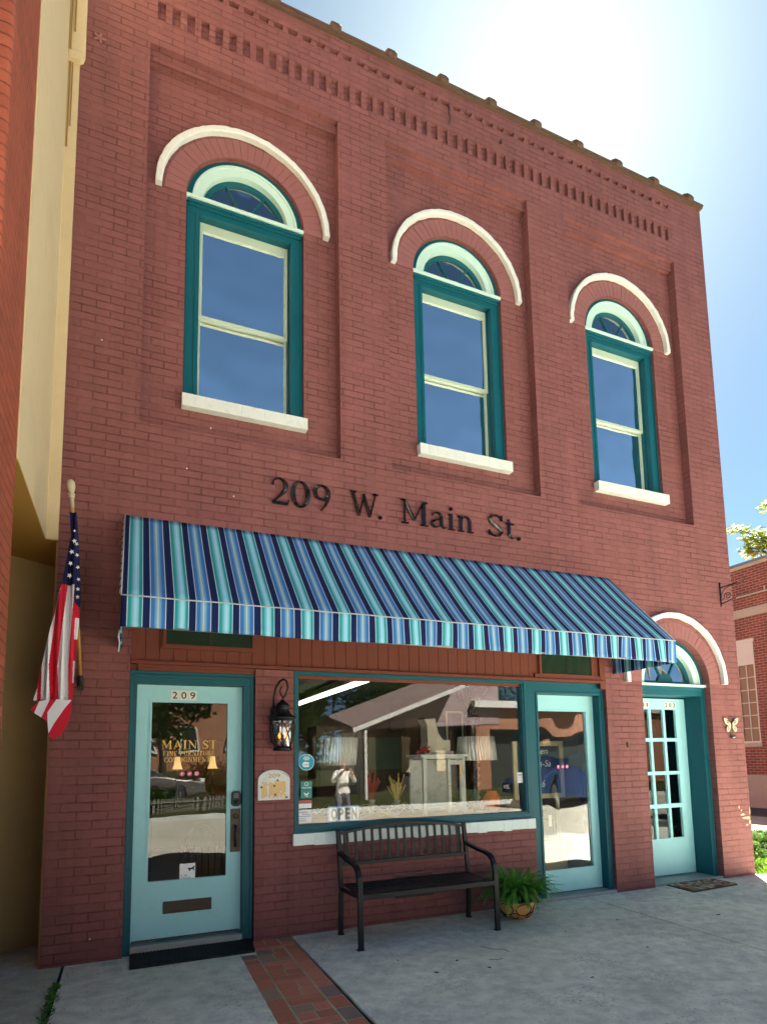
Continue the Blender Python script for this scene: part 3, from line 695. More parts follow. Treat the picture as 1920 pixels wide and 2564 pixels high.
def word(m,t,x0,x1,z0,hgt,y0,h,gap=.10):
    W=sum((G[c][0]+gap) if c!=' ' else .45 for c in t)-gap; s=(x1-x0)/W; x=x0
    for c in t:
        if c==' ': x+=.45*s; continue
        glyph(m,c,x,x+G[c][0]*s,z0,hgt,y0,h); x+=(G[c][0]+gap)*s
SG=thing('street_address_sign','raised glossy black serif letters reading 209 W. Main St. above the awning','sign',(4.87,0,4.01))
for ch,x0,x1,z0,hg in LETTERS:
    m=MB(); glyph(m,ch,x0,x1,z0,hg,-.012,.030); m.build('letter',GLOSSB,SG)
m=MB(); word(m,'MAIN ST',2.467,2.944,1.630,.078,.138,.0012); word(m,'FINE FURNITURE',2.481,2.928,1.570,.042,.138,.001,.14); word(m,'CONSIGNMENTS',2.491,2.914,1.514,.042,.138,.001,.14)
m.build('gold_lettering',GOLD,D1)

# ================================================================ WINDOW STICKERS AND THE OPEN SIGN
yg=.0775
def sticker(pts,mat,y=yg,name='sticker'):
    m=MB(); m.prism(pts,y-.0008,y); return m.build(name,mat,SW)
circ=lambda cx,cz,r,n=24:[(cx+r*math.cos(2*math.pi*k/n),cz+r*math.sin(2*math.pi*k/n)) for k in range(n)]
TQV=simple('turquoise_vinyl',(.0,.27,.36),.5); GNV=simple('green_vinyl',(.02,.22,.20),.5)
s=sticker(circ(3.779,1.492,.080),simple('pale_ring',(.35,.62,.68),.5)); s2=sticker(circ(3.779,1.492,.073),TQV,yg-.001)
m=MB()
for k,r in enumerate((.014,.026,.038)): m.arc(3.779,1.500,r,r+.006,yg-.0032,yg-.002,R(35),R(145),12)
m.build('sticker_print',WHITEV,SW)
m=MB(); m.prism(circ(3.765,1.470,.026)+[],yg-.0032,yg-.002); m.prism(rect(3.757,3.803,1.446,1.492),yg-.0034,yg-.0022); m.build('sticker_badge',WHITEV,SW)
m=MB(); m.add(textmesh('WIFI',1,0,yg-.0037,0,ext=.0004,bold=.01,target=(3.750,3.800,1.458,1.478))); m.build('sticker_print',TQV,SW)
m=MB(); m.add(textmesh('FREE WIFI',1,0,yg-.0026,0,ext=.0004,target=(3.748,3.810,1.545,1.556))); m.build('sticker_print',WHITEV,SW)
sticker(rect(3.722,3.833,1.235,1.309),GNV); sticker(rect(3.722,3.833,1.148,1.232),GNV)
m=MB(); m.arc(3.777,1.285,.014,.019,yg-.0032,yg-.001,0,2*math.pi,14); m.arc(3.777,1.205,.014,.026,yg-.0032,yg-.001,R(190),R(350),10)
m.add(textmesh('WELCOME',1,0,yg-.002,0,ext=.0004,bold=.01,target=(3.730,3.825,1.240,1.255))); m.add(textmesh('YB',1,0,yg-.002,0,ext=.0004,target=(3.760,3.795,1.160,1.178))); m.build('sticker_print',WHITEV,SW)
sticker(rect(3.695,3.828,1.100,1.132),simple('red_vinyl',(.40,.09,.07),.5)); sticker(rect(3.695,3.828,1.056,1.0995),WHITEV)
sticker(rect(3.695,3.826,.920,1.034),WHITEV); sticker(rect(3.697,3.820,.978,.982),simple('indigo',(.05,.03,.2),.5),yg-.001)
m=MB(); m.add(textmesh('Brighter',1,0,yg-.002,0,ext=.0004,shear=.3,target=(3.706,3.795,1.008,1.026))); m.add(textmesh('Finding',1,0,yg-.002,0,ext=.0004,shear=.3,target=(3.735,3.815,.988,1.003)))
m.add(textmesh('School',1,0,yg-.002,0,ext=.0004,target=(3.705,3.765,.955,.967))); m.add(textmesh('Donation',1,0,yg-.002,0,ext=.0004,target=(3.703,3.775,.935,.947))); m.build('sticker_print',simple('ink',(.12,.08,.25),.6),SW)
sticker(rect(6.205,6.275,1.22,1.335),WHITEV)
m=MB(); m.add(textmesh('HOURS',1,0,yg-.002,0,ext=.0004,bold=.02,target=(6.212,6.265,1.30,1.315))); m.add(textmesh('11 - 6',1,0,yg-.002,0,ext=.0004,bold=.02,target=(6.212,6.265,1.272,1.288))); m.box(6.212,6.262,yg-.002,yg-.001,1.25,1.253); m.build('sticker_print',BLKV,SW)
OS=thing('open_sign','white placard reading OPEN in grey and dark shaded capitals, inside the shop window','sign',(4.155,.10,.90))
m=MB(); m.box(3.998,4.322,.100,.103,.900,1.060); m.build('placard',simple('placard_blue_edge',(.10,.30,.60),.6),OS)
m=MB(); m.box(4.008,4.312,.0975,.0995,.918,1.050); m.build('face',simple('placard_white',(.72,.78,.85),.6),OS)
for i,ch in enumerate('OPEN'):
    x0=4.030+i*.070
    me=textmesh(ch,1,0,.0955,0,bold=.05,ext=.0006,target=(x0,x0+.060,.926,1.040))
    m=MB(); m.add(me); m.build('letter',simple('open_ink_%s'%ch,(.16,.13,.07) if i%2==0 else (.015,.03,.05),.6),OS)

# ================================================================ FLAG
FL=thing('flag_on_pole','striped flag with white stars hanging limp from a short wooden pole at the left corner','flag',(1.813,0,2.19))
tip=Vector((1.744,-.72,3.525)); base=Vector((1.813,-.05,2.19)); dv=(tip-base)
WOOD=paint('varnished_pole',(.42,.22,.05),.45,.2,20,.001)
m=MB(); m.tube([base+dv*.0,base+dv*.35,base+dv],[.015,.014,.013],10); m.build('pole',WOOD,FL,smooth=True)
m=MB(); d=dv.normalized(); q=d.to_track_quat('Z','Y').to_matrix()
pr=[(.016,-.10),(.017,-.03),(.023,-.025),(.023,-.018),(.018,-.014),(.025,-.008),(.025,0),(.015,.006),(.022,.02),(.028,.045),(.029,.065),(.024,.088),(.012,.10),(.0001,.104)]
m.lathe(pr,(0,0,0),14); m.v=[tuple(tip+q@Vector(v)) for v in m.v]; m.build('finial',paint('aged_finial',(.42,.36,.24),.5),FL,smooth=True)
m=MB(); m.tube([base,base-d*.02+Vector((0,.045,0))],.02,10); m.box(1.790,1.836,-.012,.001,2.12,2.235)
m.tube([base-d*.03,base+d*.06],.021,10); m.build('bracket',BRASS if False else BRONZE,FL,bevel=.002)
# cloth: outline by height, stripe boundaries from the photograph, folds as depth
def lerp_tab(T,z):
    if z>=T[0][0]: return T[0][1]
    for (z0,a),(z1,b_) in zip(T,T[1:]):
        if z>=z1: return a+(b_-a)*(z0-z)/(z0-z1)
    return T[-1][1]
LE=[(3.39,1.735),(3.21,1.750),(3.04,1.730),(2.93,1.716),(2.82,1.703),(2.70,1.678),(2.447,1.637),(2.215,1.596),(2.034,1.573),(1.965,1.560),(1.90,1.550)]
RE=[(3.39,1.781),(3.21,1.800),(3.04,1.812),(2.93,1.820),(2.82,1.829),(2.70,1.832),(2.44,1.822),(2.22,1.811),(1.965,1.806)]
BD=[[(2.82,1.789),(2.22,1.769),(1.965,1.780)],[(2.80,1.741),(2.22,1.700),(1.965,1.717)],[(2.80,1.700),(2.62,1.668),(2.22,1.645),(1.965,1.660)],[(2.62,1.640),(2.22,1.600),(1.965,1.603)],[(2.2,1.575),(1.965,1.577)]]
FR=simple('flag_red',(.50,.012,.03),.75,0,.2); FW=simple('flag_white',(.66,.64,.66),.75,0,.2); FB=simple('flag_navy',(.008,.012,.05),.75,0,.2)
def fy(x,z): 
    t=(3.4-z); return -.70+.45*max(0,min(1,t/2.5))*0 + .020*math.sin((x-1.7)*75+z*1.5)*min(1,t/.5)+.012*math.sin((x-1.7)*140)
m=MB(); NZ=150; NXF=96
zs=[3.39+(1.965-3.39)*i/NZ for i in range(NZ+1)]
for z in zs:
    a=lerp_tab(LE,z); b_=lerp_tab(RE,z)
    for j in range(NXF+1): x=a+(b_-a)*j/NXF; m.v.append((x,fy(x,z),z))
for i in range(NZ):
    zc=(zs[i]+zs[i+1])/2; a=lerp_tab(LE,zc); b_=lerp_tab(RE,zc); bs=[lerp_tab(t,zc) for t in BD]
    for j in range(NXF):
        x=a+(b_-a)*(j+.5)/NXF
        if zc>2.825 or (x>1.788+(2.82-zc)*.02 and zc>2.66+(1.83-x)*1.0): mi=2
        else:
            k=sum(1 for q in bs if x<q); mi=[0,1,0,1,0,1][k]
            if x>1.800 and zc<2.66: mi=1 if (zc*3.1)%1>.5 else 0
        p=i*(NXF+1)+j; m.f.append((p,p+1,p+NXF+2,p+NXF+1)); m.m.append(mi)
b=len(m.v)
FC=m.build('flag_cloth',[FR,FW,FB],FL,smooth=True,solid=.002,recalc=False)
# bottom curl turned outwards
m=MB()
def strip(L,mi,dy0,dy1):
    m.face([(x,-.70+dy0-(1.965-z)*dy1,z) for x,z in L],mi)
m2=[([(1.549,1.898),(1.566,1.925),(1.600,1.958),(1.572,1.872)],0),([(1.600,1.958),(1.664,1.972),(1.618,1.842),(1.572,1.872)],1),([(1.664,1.972),(1.707,1.975),(1.655,1.880),(1.658,1.815),(1.618,1.842)],0),([(1.707,1.975),(1.803,1.970),(1.758,1.905),(1.700,1.800),(1.668,1.728),(1.658,1.815),(1.655,1.880)],1),([(1.803,1.970),(1.803,1.880),(1.786,1.800),(1.745,1.720),(1.708,1.687),(1.680,1.702),(1.668,1.728),(1.700,1.800),(1.758,1.905)],0)]
for L,mi in m2: strip(L,mi,-.035,.12)
m.build('flag_hem',[FR,FW],FL,solid=.003,recalc=False)
def star(cx,cz,r,rot=0):
    m=MB(); p=[]
    for k in range(10):
        rr=r if k%2==0 else r*.42; t=R(90+36*k)+rot; p.append((cx+rr*math.cos(t)*.9,cz+rr*math.sin(t)))
    y=min(fy(x,z) for x,z in p)-.004
    m.prism(p,y,y+.0006); m.build('star',FW,FL)
for i,z in enumerate((3.24,3.16,3.075,2.985,2.895)):
    a=lerp_tab(LE,z); b_=lerp_tab(RE,z); star(a+(b_-a)*(.38 if i>1 else .55),z,.011 if i<1 else .021,.2*i)
    if i: star(b_-.010,z-.02,.017,.6)
for z in (2.80,2.74): star(1.812,z,.018,.2)

# ================================================================ WALL LANTERN
LN=thing('wall_lantern','black carriage lantern with crossed glass guards and glowing orange bulbs beside the shop window','wall lamp',(3.49,-.14,1.6))
cx,cy=3.492,-.140
m=MB(); m.prism([(3.405,1.69),(3.415,1.67),(3.47,1.67),(3.48,1.69),(3.48,1.985),(3.455,2.03),(3.43,2.03),(3.405,1.985)],-.028,.001); m.build('back_plate',BLACK,LN,bevel=.005)
m=MB()
m.lathe([(.0001,.475),(.010,.470),(.022,.462),(.030,.448),(.052,.436),(.058,.428),(.058,.420),(.064,.415),(.064,.405),(.055,.400),(.055,.375),(.075,.340),(.105,.318),(.128,.310),(.131,.300),(.131,.288),(.122,.284),(.122,.276),(.118,.270)],(cx,cy,1.6),28)
m.build('cap',BLACK,LN,smooth=True)
m=MB(); m.lathe([(.0001,0),(.080,0),(.088,.008),(.088,.026),(.078,.034),(.080,.04)],(cx,cy,1.6),28); m.build('base_ring',BLACK,LN,smooth=True)
m=MB(); rad=lambda t: .082+(.118-.082)*math.sin(t*math.pi/2)
for k in range(6):
    a=2*math.pi*k/6+.25
    m.tube([(cx+rad(t)*math.cos(a),cy+rad(t)*math.sin(a),1.635+t*.24) for t in [i/8 for i in range(9)]],.0045,6)
    a2=a+2*math.pi/6
    for A0,A1 in ((a,a2),(a2,a)):
        m.tube([(cx+rad(t)*math.cos(A0+(A1-A0)*t),cy+rad(t)*math.sin(A0+(A1-A0)*t),1.635+t*.24) for t in [i/8 for i in range(9)]],.0038,6)
m.build('guard_wire',BLACK,LN,smooth=True)
m=MB(); m.lathe([(rad(t)-.006,.035+t*.24) for t in [i/8 for i in range(9)]],(cx,cy,1.6),28); m.f=m.f[:-2]; m.m=m.m[:-2]
m.build('glass',glassmat('seeded_lantern_glass',.10,(.93,.93,.93),1.45,.05,.004),LN,smooth=True)
m=MB(); hk=[(cx-.055,cy+.11,2.0),(cx-.058,cy+.10,2.10),(cx-.045,cy+.07,2.19),(cx-.02,cy+.03,2.245),(cx+.008,cy,2.262),(cx+.035,cy-.015,2.24),(cx+.045,cy-.018,2.18),(cx+.030,cy-.012,2.12),(cx+.008,cy,2.09),(cx-.012,cy+.004,2.11),(cx-.022,cy+.01,2.15),(cx-.012,cy+.008,2.185),(cx+.004,cy,2.19)]
m.tube(hk,[.011]*5+[.010]*4+[.008]*4,8); m.tube([(cx,cy,2.07),(cx,cy,2.10)],.008,8); m.tube([(3.44,-.02,1.93),(cx-.055,cy+.11,2.0)],.011,8); m.build('hanging_scroll',BLACK,LN,smooth=True)
for dx in (-.030,.026):
    m=MB(); m.lathe([(.012,0),(.012,.045)],(cx+dx,cy,1.66),10); m.build('candle',simple('candle_sleeve',(.5,.45,.35),.5),LN)
    m=MB(); m.lathe([(.0001,.048),(.011,.058),(.013,.072),(.008,.09),(.0001,.108)],(cx+dx,cy,1.66),10); m.build('bulb',simple('glowing_bulb',(1,.4,.05),.4,emit=(1.0,.22,.02),es=.45),LN,smooth=True)

# ================================================================ PLAQUE, BUTTERFLY, SIGN BRACKET
PQ=thing('house_plaque','cream arch topped plaque with 209 above a yellow floral wreath, right of the big door','plaque',(3.442,0,1.15))
poly=[(3.295,1.152),(3.593,1.152),(3.593,1.33)]+[(3.444+.149*math.cos(math.pi*i/16),1.335+.093*math.sin(math.pi*i/16)) for i in range(17)]+[(3.295,1.33)]
m=MB(); m.prism(poly,-.018,.001); m.build('panel',CREAMP,PQ,bevel=.004)
m=MB(); m.add(textmesh('209',1,0,-.0185,0,bold=.005,ext=.001,target=(3.388,3.500,1.356,1.392))); m.build('digits',simple('ochre_paint',(.42,.27,.10),.6),PQ)
m=MB()
for i in range(13):
    for j in range(9):
        x=3.335+i*.0175; z=1.178+j*.0165+(.008 if i%2 else 0)
        if (i in (3,)) or rnd.random()<.12 or (5<=i<=6 and j==8): continue
        m.prism([(x+.0088*math.cos(R(60*k)),z+.0088*math.sin(R(60*k))) for k in range(6)],-.0197,-.0175)
m.build('honeycomb',simple('honey_yellow',(.72,.42,.05),.5),PQ)
m=MB()
for k in range(22):
    a=R(-65)+R(310)*k/21+R(0); 
    a=R(115)+R(310)*k/21
    m.prism([(3.440+.078*math.cos(a)+.0075*math.cos(t),1.243+.066*math.sin(a)+.0075*math.sin(t)) for t in [2*math.pi*i/7 for i in range(7)]],-.0225,-.0196)
m.build('wreath',simple('wreath_pale',(.66,.50,.36),.6),PQ)
m=MB()
for (x,z) in ((3.325,1.272),(3.475,1.330),(3.560,1.172),(3.445,1.28),(3.455,1.20)):
    m.prism([(x-.012,z-.004),(x,z+.014),(x+.012,z-.004),(x,z-.010)],-.0235,-.0198)
for (x,z) in ((3.530,1.405),(3.548,1.395),(3.560,1.385),(3.572,1.375)): m.prism([(x,z),(x+.006,z-.012),(x+.002,z-.016)],-.0235,-.0178)
m.build('bee_mark',simple('brown_paint',(.10,.05,.03),.6),PQ)

BF=thing('butterfly_ornament','small cream metal butterfly with hanging bell on the far right brick pier','wall ornament',(9.585,0,1.86))
m=MB()
for s in (-1,1):
    cx0=9.585; up=[(0,-.005),(.03,.035),(.075,.078),(.125,.092),(.138,.080),(.130,.045),(.105,.012),(.06,-.012),(.02,-.015)]; lo=[(.005,-.018),(.05,-.018),(.085,-.025),(.100,-.055),(.090,-.085),(.065,-.098),(.045,-.080),(.02,-.045)]
    for L in (up,lo):
        P=[(cx0+s*x,1.885+z) for x,z in L]
        if s<0: P=P[::-1]
        m.prism(P,-.026,-.022)
m.build('wing',simple('wing_cream',(.50,.42,.27),.5),BF,bevel=.001)
m=MB()
for s in (-1,1):
    m.arc(9.585+s*.068,1.925,.014,.021,-.029,-.0265,0,2*math.pi,12); m.arc(9.585+s*.062,1.835,.010,.015,-.029,-.0265,0,2*math.pi,10)
m.build('wing_spot',BRONZE,BF)
m=MB(); m.tube([(9.585,-.028,1.92),(9.585,-.032,1.88),(9.585,-.028,1.83)],[.004,.008,.004],8)
m.tube([(9.585,-.028,1.92),(9.572,-.028,1.96),(9.555,-.028,1.985),(9.545,-.028,1.98)],.0025,5); m.tube([(9.585,-.028,1.92),(9.60,-.028,1.96),(9.595,-.028,1.99),(9.585,.0,2.01)],.0025,5)
m.tube([(9.585,-.028,1.83),(9.587,-.03,1.75)],.0018,5); m.build('body',BRONZE,BF,smooth=True)
m=MB(); m.lathe([(.0001,-.028),(.028,-.022),(.03,-.01),(.02,.012),(.006,.02),(.0001,.022)],(9.587,-.034,1.735),14); m.build('bell',simple('pewter',(.25,.24,.22),.3,1),BF,smooth=True)

BK=thing('sign_bracket','black wrought iron scroll bracket with no sign high on the right pier','bracket',(9.60,0,3.5))
m=MB(); m.bar((9.600,-.006,3.50),(9.600,-.006,3.835),.022,.010,up=(1,0,0))
m.tube([(9.6,-.01,3.765),(9.6,-.36,3.765)],.008,6); m.tube([(9.6,-.01,3.54),(9.6,-.10,3.548),(9.6,-.20,3.575)],.007,6)
m.tube([(9.6,-.012,3.60),(9.6,-.03,3.68),(9.6,-.09,3.74),(9.6,-.20,3.76)],.006,6)
sp=[(9.6,-.012,3.58)]+[(9.6,-.115-.055*(1-i/22)*math.cos(R(200-i*28)),3.625+.055*(1-i/22)*math.sin(R(200-i*28))) for i in range(20)]
m.tube(sp,.006,6); m.tube([(9.6,-.35,3.765),(9.6,-.37,3.78),(9.6,-.365,3.80)],.006,6); m.build('scroll_arm',BLACK,BK,smooth=True)

# ================================================================ DOOR MATS
MT=thing('door_mat','plain black ribbed rubber mat below the left aqua door','mat',(2.73,-.06,-.07))
m=MB(); m.zprism([(2.245,-.335),(3.215,-.330),(3.262,.035),(2.250,.035)],-.079,-.062); m.build('mat_base',RUBBER,MT,bevel=.003)
m=MB()
for k in range(34):
    x=2.262+k*.0285; m.obox((x+.008,-.148,-.0595),Vector((.009,0,0)),Vector((.0015,.172,0)),Vector((0,0,.003)))
m.build('rib',RUBBER,MT)
MC=thing('door_mat','multicoloured worn patchwork mat in front of the arched doorway','mat',(8.6,-.06,-.07))
m=MB(); m.zprism([(8.235,-.400),(9.035,-.345),(9.085,.255),(8.290,.185)],-.079,-.068); m.build('mat_base',paint('mat_brown',(.10,.05,.035),.9),MC)
m=MB(); cols_=[(.30,.20,.12),(.45,.36,.24),(.12,.05,.04),(.30,.05,.06),(.55,.50,.42),(.08,.07,.10),(.38,.27,.14)]
mats_=[paint('mat_patch%d'%i,c,.95,.25,30,.004) for i,c in enumerate(cols_)]
for i in range(16):
    for j in range(12):
        u0,v0=(i+.08)/16,(j+.08)/12; u1,v1=(i+.95)/16,(j+.92)/12
        def P_(u,v): 
            a=Vector((8.26+.79*u,-.375+.045*u,0)); c=Vector((8.305+.76*u,.165+.065*u,0)); q=a+(c-a)*v; return (q.x,q.y,-.0675+.003)
        m.face([P_(u0,v0),P_(u1,v0),P_(u1,v1),P_(u0,v1)],rnd.choice([0,0,1,2,6,6,3,4,5,0]))
m.build('patch',mats_,MC,solid=.004)

# ================================================================ BENCH
BN=thing('garden_bench','black metal bench with slatted arched back and curved arms under the shop window','bench',(4.71,-.41,-.08))
BM=paint('bench_black',(.007,.008,.010),.45,.1,6,.0004,spec=.3)
xl,xr=4.033,5.386
def yb(z): return -.165+max(0,(z-.36))*.16*1.0       # back leans toward the wall
for x in (xl,xr):
    m=MB(); 
    P=[(x,-.150,-.078),(x,-.165,.10),(x,-.178,.30),(x,-.165,.42),(x,-.105,.850)]
    for a,b_ in zip(P,P[1:]): m.bar(a,b_,.040,.034,up=(0,1,0))
    m.box(x-.024,x+.03,-.185,-.125,-.079,-.073); m.build('rear_leg',BM,BN,bevel=.004)
    m=MB(); F=[(x,-.672,-.078),(x,-.668,.20),(x,-.662,.44),(x,-.650,.505),(x,-.620,.555),(x,-.57,.588),(x,-.50,.603),(x,-.35,.618),(x,-.20,.640),(x,-.135,.652)]
    for i,(a,b_) in enumerate(zip(F,F[1:])):
        a=Vector(a); b_=Vector(b_); e=(b_-a).normalized()*.006; m.bar(a-e,b_+e,.046,.030,up=(1,0,0) if False else (0,1,0) if i<3 else (0,0,1))
    m.box(x-.036,x+.024,-.700,-.645,-.079,-.073); m.build('arm_and_front_leg',BM,BN,bevel=.005)
m=MB()
m.bar((xl,-.64,.345),(xl,-.19,.33),.03,.03); m.bar((xr,-.64,.345),(xr,-.19,.33),.03,.03)
for k in range(8):
    y=-.645+k*.060; z=.372-.010*math.sin(k/7*math.pi)*1.6-(.012 if k==0 else 0)
    m.bar((xl+.015,y,z),(xr-.015,y,z),.052,.014)
m.bar((xl+.015,-.672,.345),(xr-.015,-.672,.345),.014,.045)
m.build('seat',BM,BN,bevel=.004)
def topz(x): t=(x-xl)/(xr-xl); return .815+.068*math.sin(math.pi*t)**.9
m=MB()
for i in range(24):
    a=xl+.0+(xr-xl)*i/24; b_=xl+(xr-xl)*(i+1)/24; m.bar((a-.002,-.103,topz(a)),(b_+.002,-.103,topz(b_)),.030,.026,up=(0,0,1))
m.bar((xl+.01,-.145,.545),(xr-.01,-.145,.545),.028,.034); m.build('backrest_rail',BM,BN,bevel=.003)
for i in range(15):
    x=xl+(xr-xl)*(i+1)/16; m=MB(); m.bar((x,-.141,.56),(x,-.106,topz(x)-.01),.030,.008,up=(0,1,0)); m.build('back_slat',BM,BN,bevel=.002)
for x in (xl+.055,xr-.055): m=MB(); m.bar((x,-.141,.56),(x,-.106,topz(x)),.018,.014,up=(0,1,0)); m.build('back_stile',BM,BN)

# ================================================================ FERN IN A BOWL
PX,PY=5.785,-.405
FP=thing('potted_fern','green boston fern spilling over a tan bowl with dark swirl pattern beside the bench','potted plant',(PX,PY,-.08))
n=N('coco_bowl'); base_=n.mix(n.noise(14,6,.7),(.42,.20,.045),(.58,.31,.09)); BOWL=n.bsdf(base_,.65,0,.4,bump=n.noise(30,5),bd=.004)
prof=[(.0001,.0),(.07,.0),(.115,.022),(.155,.062),(.178,.105),(.188,.150),(.192,.190),(.184,.192),(.175,.150),(.0001,.145)]
m=MB(); m.lathe(prof,(PX,PY,-.079),32); m.build('bowl',BOWL,FP,smooth=True)
m=MB()
def onb(a,z): 
    r=0
    P0=prof[1:7]
    for (r0,z0),(r1,z1) in zip(P0,P0[1:]):
        if z0<=z<=z1: r=r0+(r1-r0)*(z-z0)/(z1-z0)
    if r==0: r=.192
    return (PX+(r+.003)*math.cos(a),PY+(r+.003)*math.sin(a),-.079+z)
for k in range(6):
    a0=2*math.pi*k/6-.7
    m.tube([onb(a0+.44*math.cos(t),.115+.055*math.sin(t)) for t in [2*math.pi*i/20 for i in range(21)]],.005,5)
    m.tube([onb(a0+.52+.26*math.cos(t),.052+.03*math.sin(t)) for t in [2*math.pi*i/16 for i in range(17)]],.005,5)
m.lathe([(.190,.180),(.197,.185),(.197,.195),(.190,.200)],(PX,PY,-.079),32); m.build('scroll_cage',BLACK,FP,smooth=True)
m=MB(); m.lathe([(.0001,.165),(.178,.150)],(PX,PY,-.079),20); m.build('soil',paint('soil',(.02,.014,.01),.9),FP)
def leafmat(name,c0,c1,c2=None,tl=.35):
    n=N(name); g=n.n('ObjectInfo'); v=n.noise(5.5,3); f=n.ramp(v,[(.3,c0),(.62,c1)]+([(.75,c2)] if c2 else []))
    d=n.n('BsdfDiffuse'); n.l(f,d.inputs[0]); t=n.n('BsdfTranslucent'); n.l(n.mix(1.0,f,(1.2,1.3,.5),'MULTIPLY'),t.inputs[0]); gl=n.n('BsdfGlossy'); gl.inputs['Roughness'].default_value=.45
    mx=n.n('MixShader'); mx.inputs[0].default_value=tl; n.l(d.outputs[0],mx.inputs[1]); n.l(t.outputs[0],mx.inputs[2])
    m2=n.n('MixShader'); m2.inputs[0].default_value=.04; n.l(mx.outputs[0],m2.inputs[1]); n.l(gl.outputs[0],m2.inputs[2]); n.l(m2.outputs[0],n.out.inputs[0]); return n.mat
FERN=leafmat('fern_green',(.045,.16,.022),(.13,.33,.05),(.26,.46,.09))
m=MB(); rf=random.Random(3)
for k in range(230):
    a=rf.uniform(0,2*math.pi); L=rf.uniform(.26,.50); el=rf.uniform(.6,1.5); droop=rf.uniform(.8,2.6); p=Vector((PX+.05*math.cos(a),PY+.05*math.sin(a),.11)); n_=int(30)
    if PY+.05*math.sin(a)+L*math.sin(a)*math.cos(el)>-.02: L*=.55
    pts=[]; e=el; az=a
    for i in range(n_+1):
        pts.append(p.copy()); p=p+Vector((math.cos(az)*math.cos(e),math.sin(az)*math.cos(e),math.sin(e)))*L/n_; e-=droop/n_*(.5+1.0*i/n_); az+=rf.uniform(-.03,.03)
    for i in range(1,n_):
        d=(pts[i+1]-pts[i-1]).normalized(); s=d.cross(Vector((0,0,1))); s=s.normalized() if s.length>.01 else Vector((1,0,0)); t=i/n_
        lw=.030*math.sin(math.pi*min(1,t*.86+.12))**.7*(1.1-.45*t); up=s.cross(d)
        for sg in (-1,1):
            q=pts[i]+s*sg*.001; tip_=q+s*sg*lw+d*lw*.35-up*lw*rf.uniform(.05,.35); wd=d*.0075
            m.face([q-wd,tip_-wd*.3,tip_+wd*.4,q+wd])
        if i%2: m.face([pts[i]-s*.0015,pts[i]+s*.0015,pts[i+1]+s*.0015,pts[i+1]-s*.0015])
m.build('frond',FERN,FP,recalc=False)

# ================================================================ GROUND
def concrete(name,c,blue=.0,stain=.35,speck=.5):
    n=N(name); a=n.noise(1.1,7,.62); b_=n.noise(9,6,.65); d=n.noise(70,3,.6)
    col=n.ramp(a,[(.32,[x*.78 for x in c]),(.5,c),(.66,[x*1.12 for x in c])])
    col=n.mix(1.0,col,n.ramp(b_,[(.34,(.74,.76,.76)),(.66,(1.1,1.1,1.08))]),'MULTIPLY')
    s=n.ramp(n.noise(.55,5,.6),[(.52,(0,0,0)),(.68,(1,1,1))]); col=n.mix(n.math('MULTIPLY',s,stain),col,[c[0]*.52,c[1]*.56,c[2]*.44])
    # small pits and dark flecks in loose clusters
    vo=n.n('TexVoronoi'); vo.inputs['Scale'].default_value=34; n.l(n.obj(),vo.inputs['Vector'])
    cl=n.ramp(n.noise(1.7,3,.6),[(.50,(0,0,0)),(.66,(1,1,1))])
    pit=n.math('MULTIPLY',n.math('LESS_THAN',n.math('ADD',vo.outputs['Distance'],n.math('MULTIPLY',d,.35)),.42),n.math('MAXIMUM',cl,n.math('GREATER_THAN',n.noise(23,2),.62)))
    col=n.mix(n.math('MULTIPLY',pit,speck),col,(.05,.055,.055))
    lt=n.math('GREATER_THAN',n.noise(55,2,.5,),.735); col=n.mix(n.math('MULTIPLY',lt,.35),col,(.5,.5,.48))
    h=n.math('SUBTRACT',n.math('ADD',n.math('MULTIPLY',d,.4),n.math('MULTIPLY',b_,.6)),pit)
    return n.bsdf(col,.78,0,.35,bump=h,bd=.004,bs=.7)
CONC=concrete('sidewalk_concrete',(.77,.775,.65)); CONC2=concrete('older_concrete',(.56,.58,.46),stain=.6); CONC3=concrete('niche_concrete',(.58,.58,.54),stain=.25,speck=.2)
def struct(name,m,mat,**k): return tag(m.build(name,mat,None,**k),kind='structure')
DIRT=paint('joint_dirt',(.018,.02,.014),.95,.4,12,.004)
m=MB(); m.box(-8,13.2,-4.55,.9,-.30,-.098); struct('sidewalk_bed',m,DIRT)
def slab(name,poly,mat,z=-.080):
    # polygon with slightly ragged edges
    P=[]; n_=len(poly)
    for i in range(n_):
        a=Vector(poly[i]); b_=Vector(poly[(i+1)%n_]); k=max(1,int((b_-a).length/.05)); nn=Vector((-(b_-a).y,(b_-a).x)).normalized()
        for j in range(k):
            q=a+(b_-a)*j/k; q=q+nn*(.004*noise.noise(Vector((q.x*9,q.y*9,i)))+.002*noise.noise(Vector((q.x*40,q.y*40,i))) if j else 0); P.append((q.x,q.y))
    m=MB(); m.zprism(P,-.2,z); return struct(name,m,mat)
slab('sidewalk',[(-8,-4.5),(1.742,-4.5),(1.750,-.1),(1.752,.0),(1.61,.0),(1.25,-.21),(-8,-2.2)],CONC2)
slab('sidewalk',[(-2,-1.9),(1.245,-.20),(1.598,.005),(1.598,.88),(.5,.88),(-2,.3)],CONC3,-.082)
slab('sidewalk',[(1.772,-4.5),(3.062,-4.5),(3.070,-1.7),(3.086,-.36),(3.235,-.36),(3.235,.30),(1.776,.30)],CONC)
slab('sidewalk',[(3.612,-4.5),(6.926,-4.5),(6.949,-2.1),(6.974,-.95),(7.010,.28),(3.612,.28)],CONC)
slab('sidewalk',[(6.944,-4.5),(13,-4.5),(13,-2.0),(9.86,-.02),(9.86,.3),(7.026,.3),(6.990,-.95),(6.965,-2.1)],CONC)
m=MB(); m.box(-8,13,-4.68,-4.505,-.30,-.082); struct('kerb',m,CONC3)
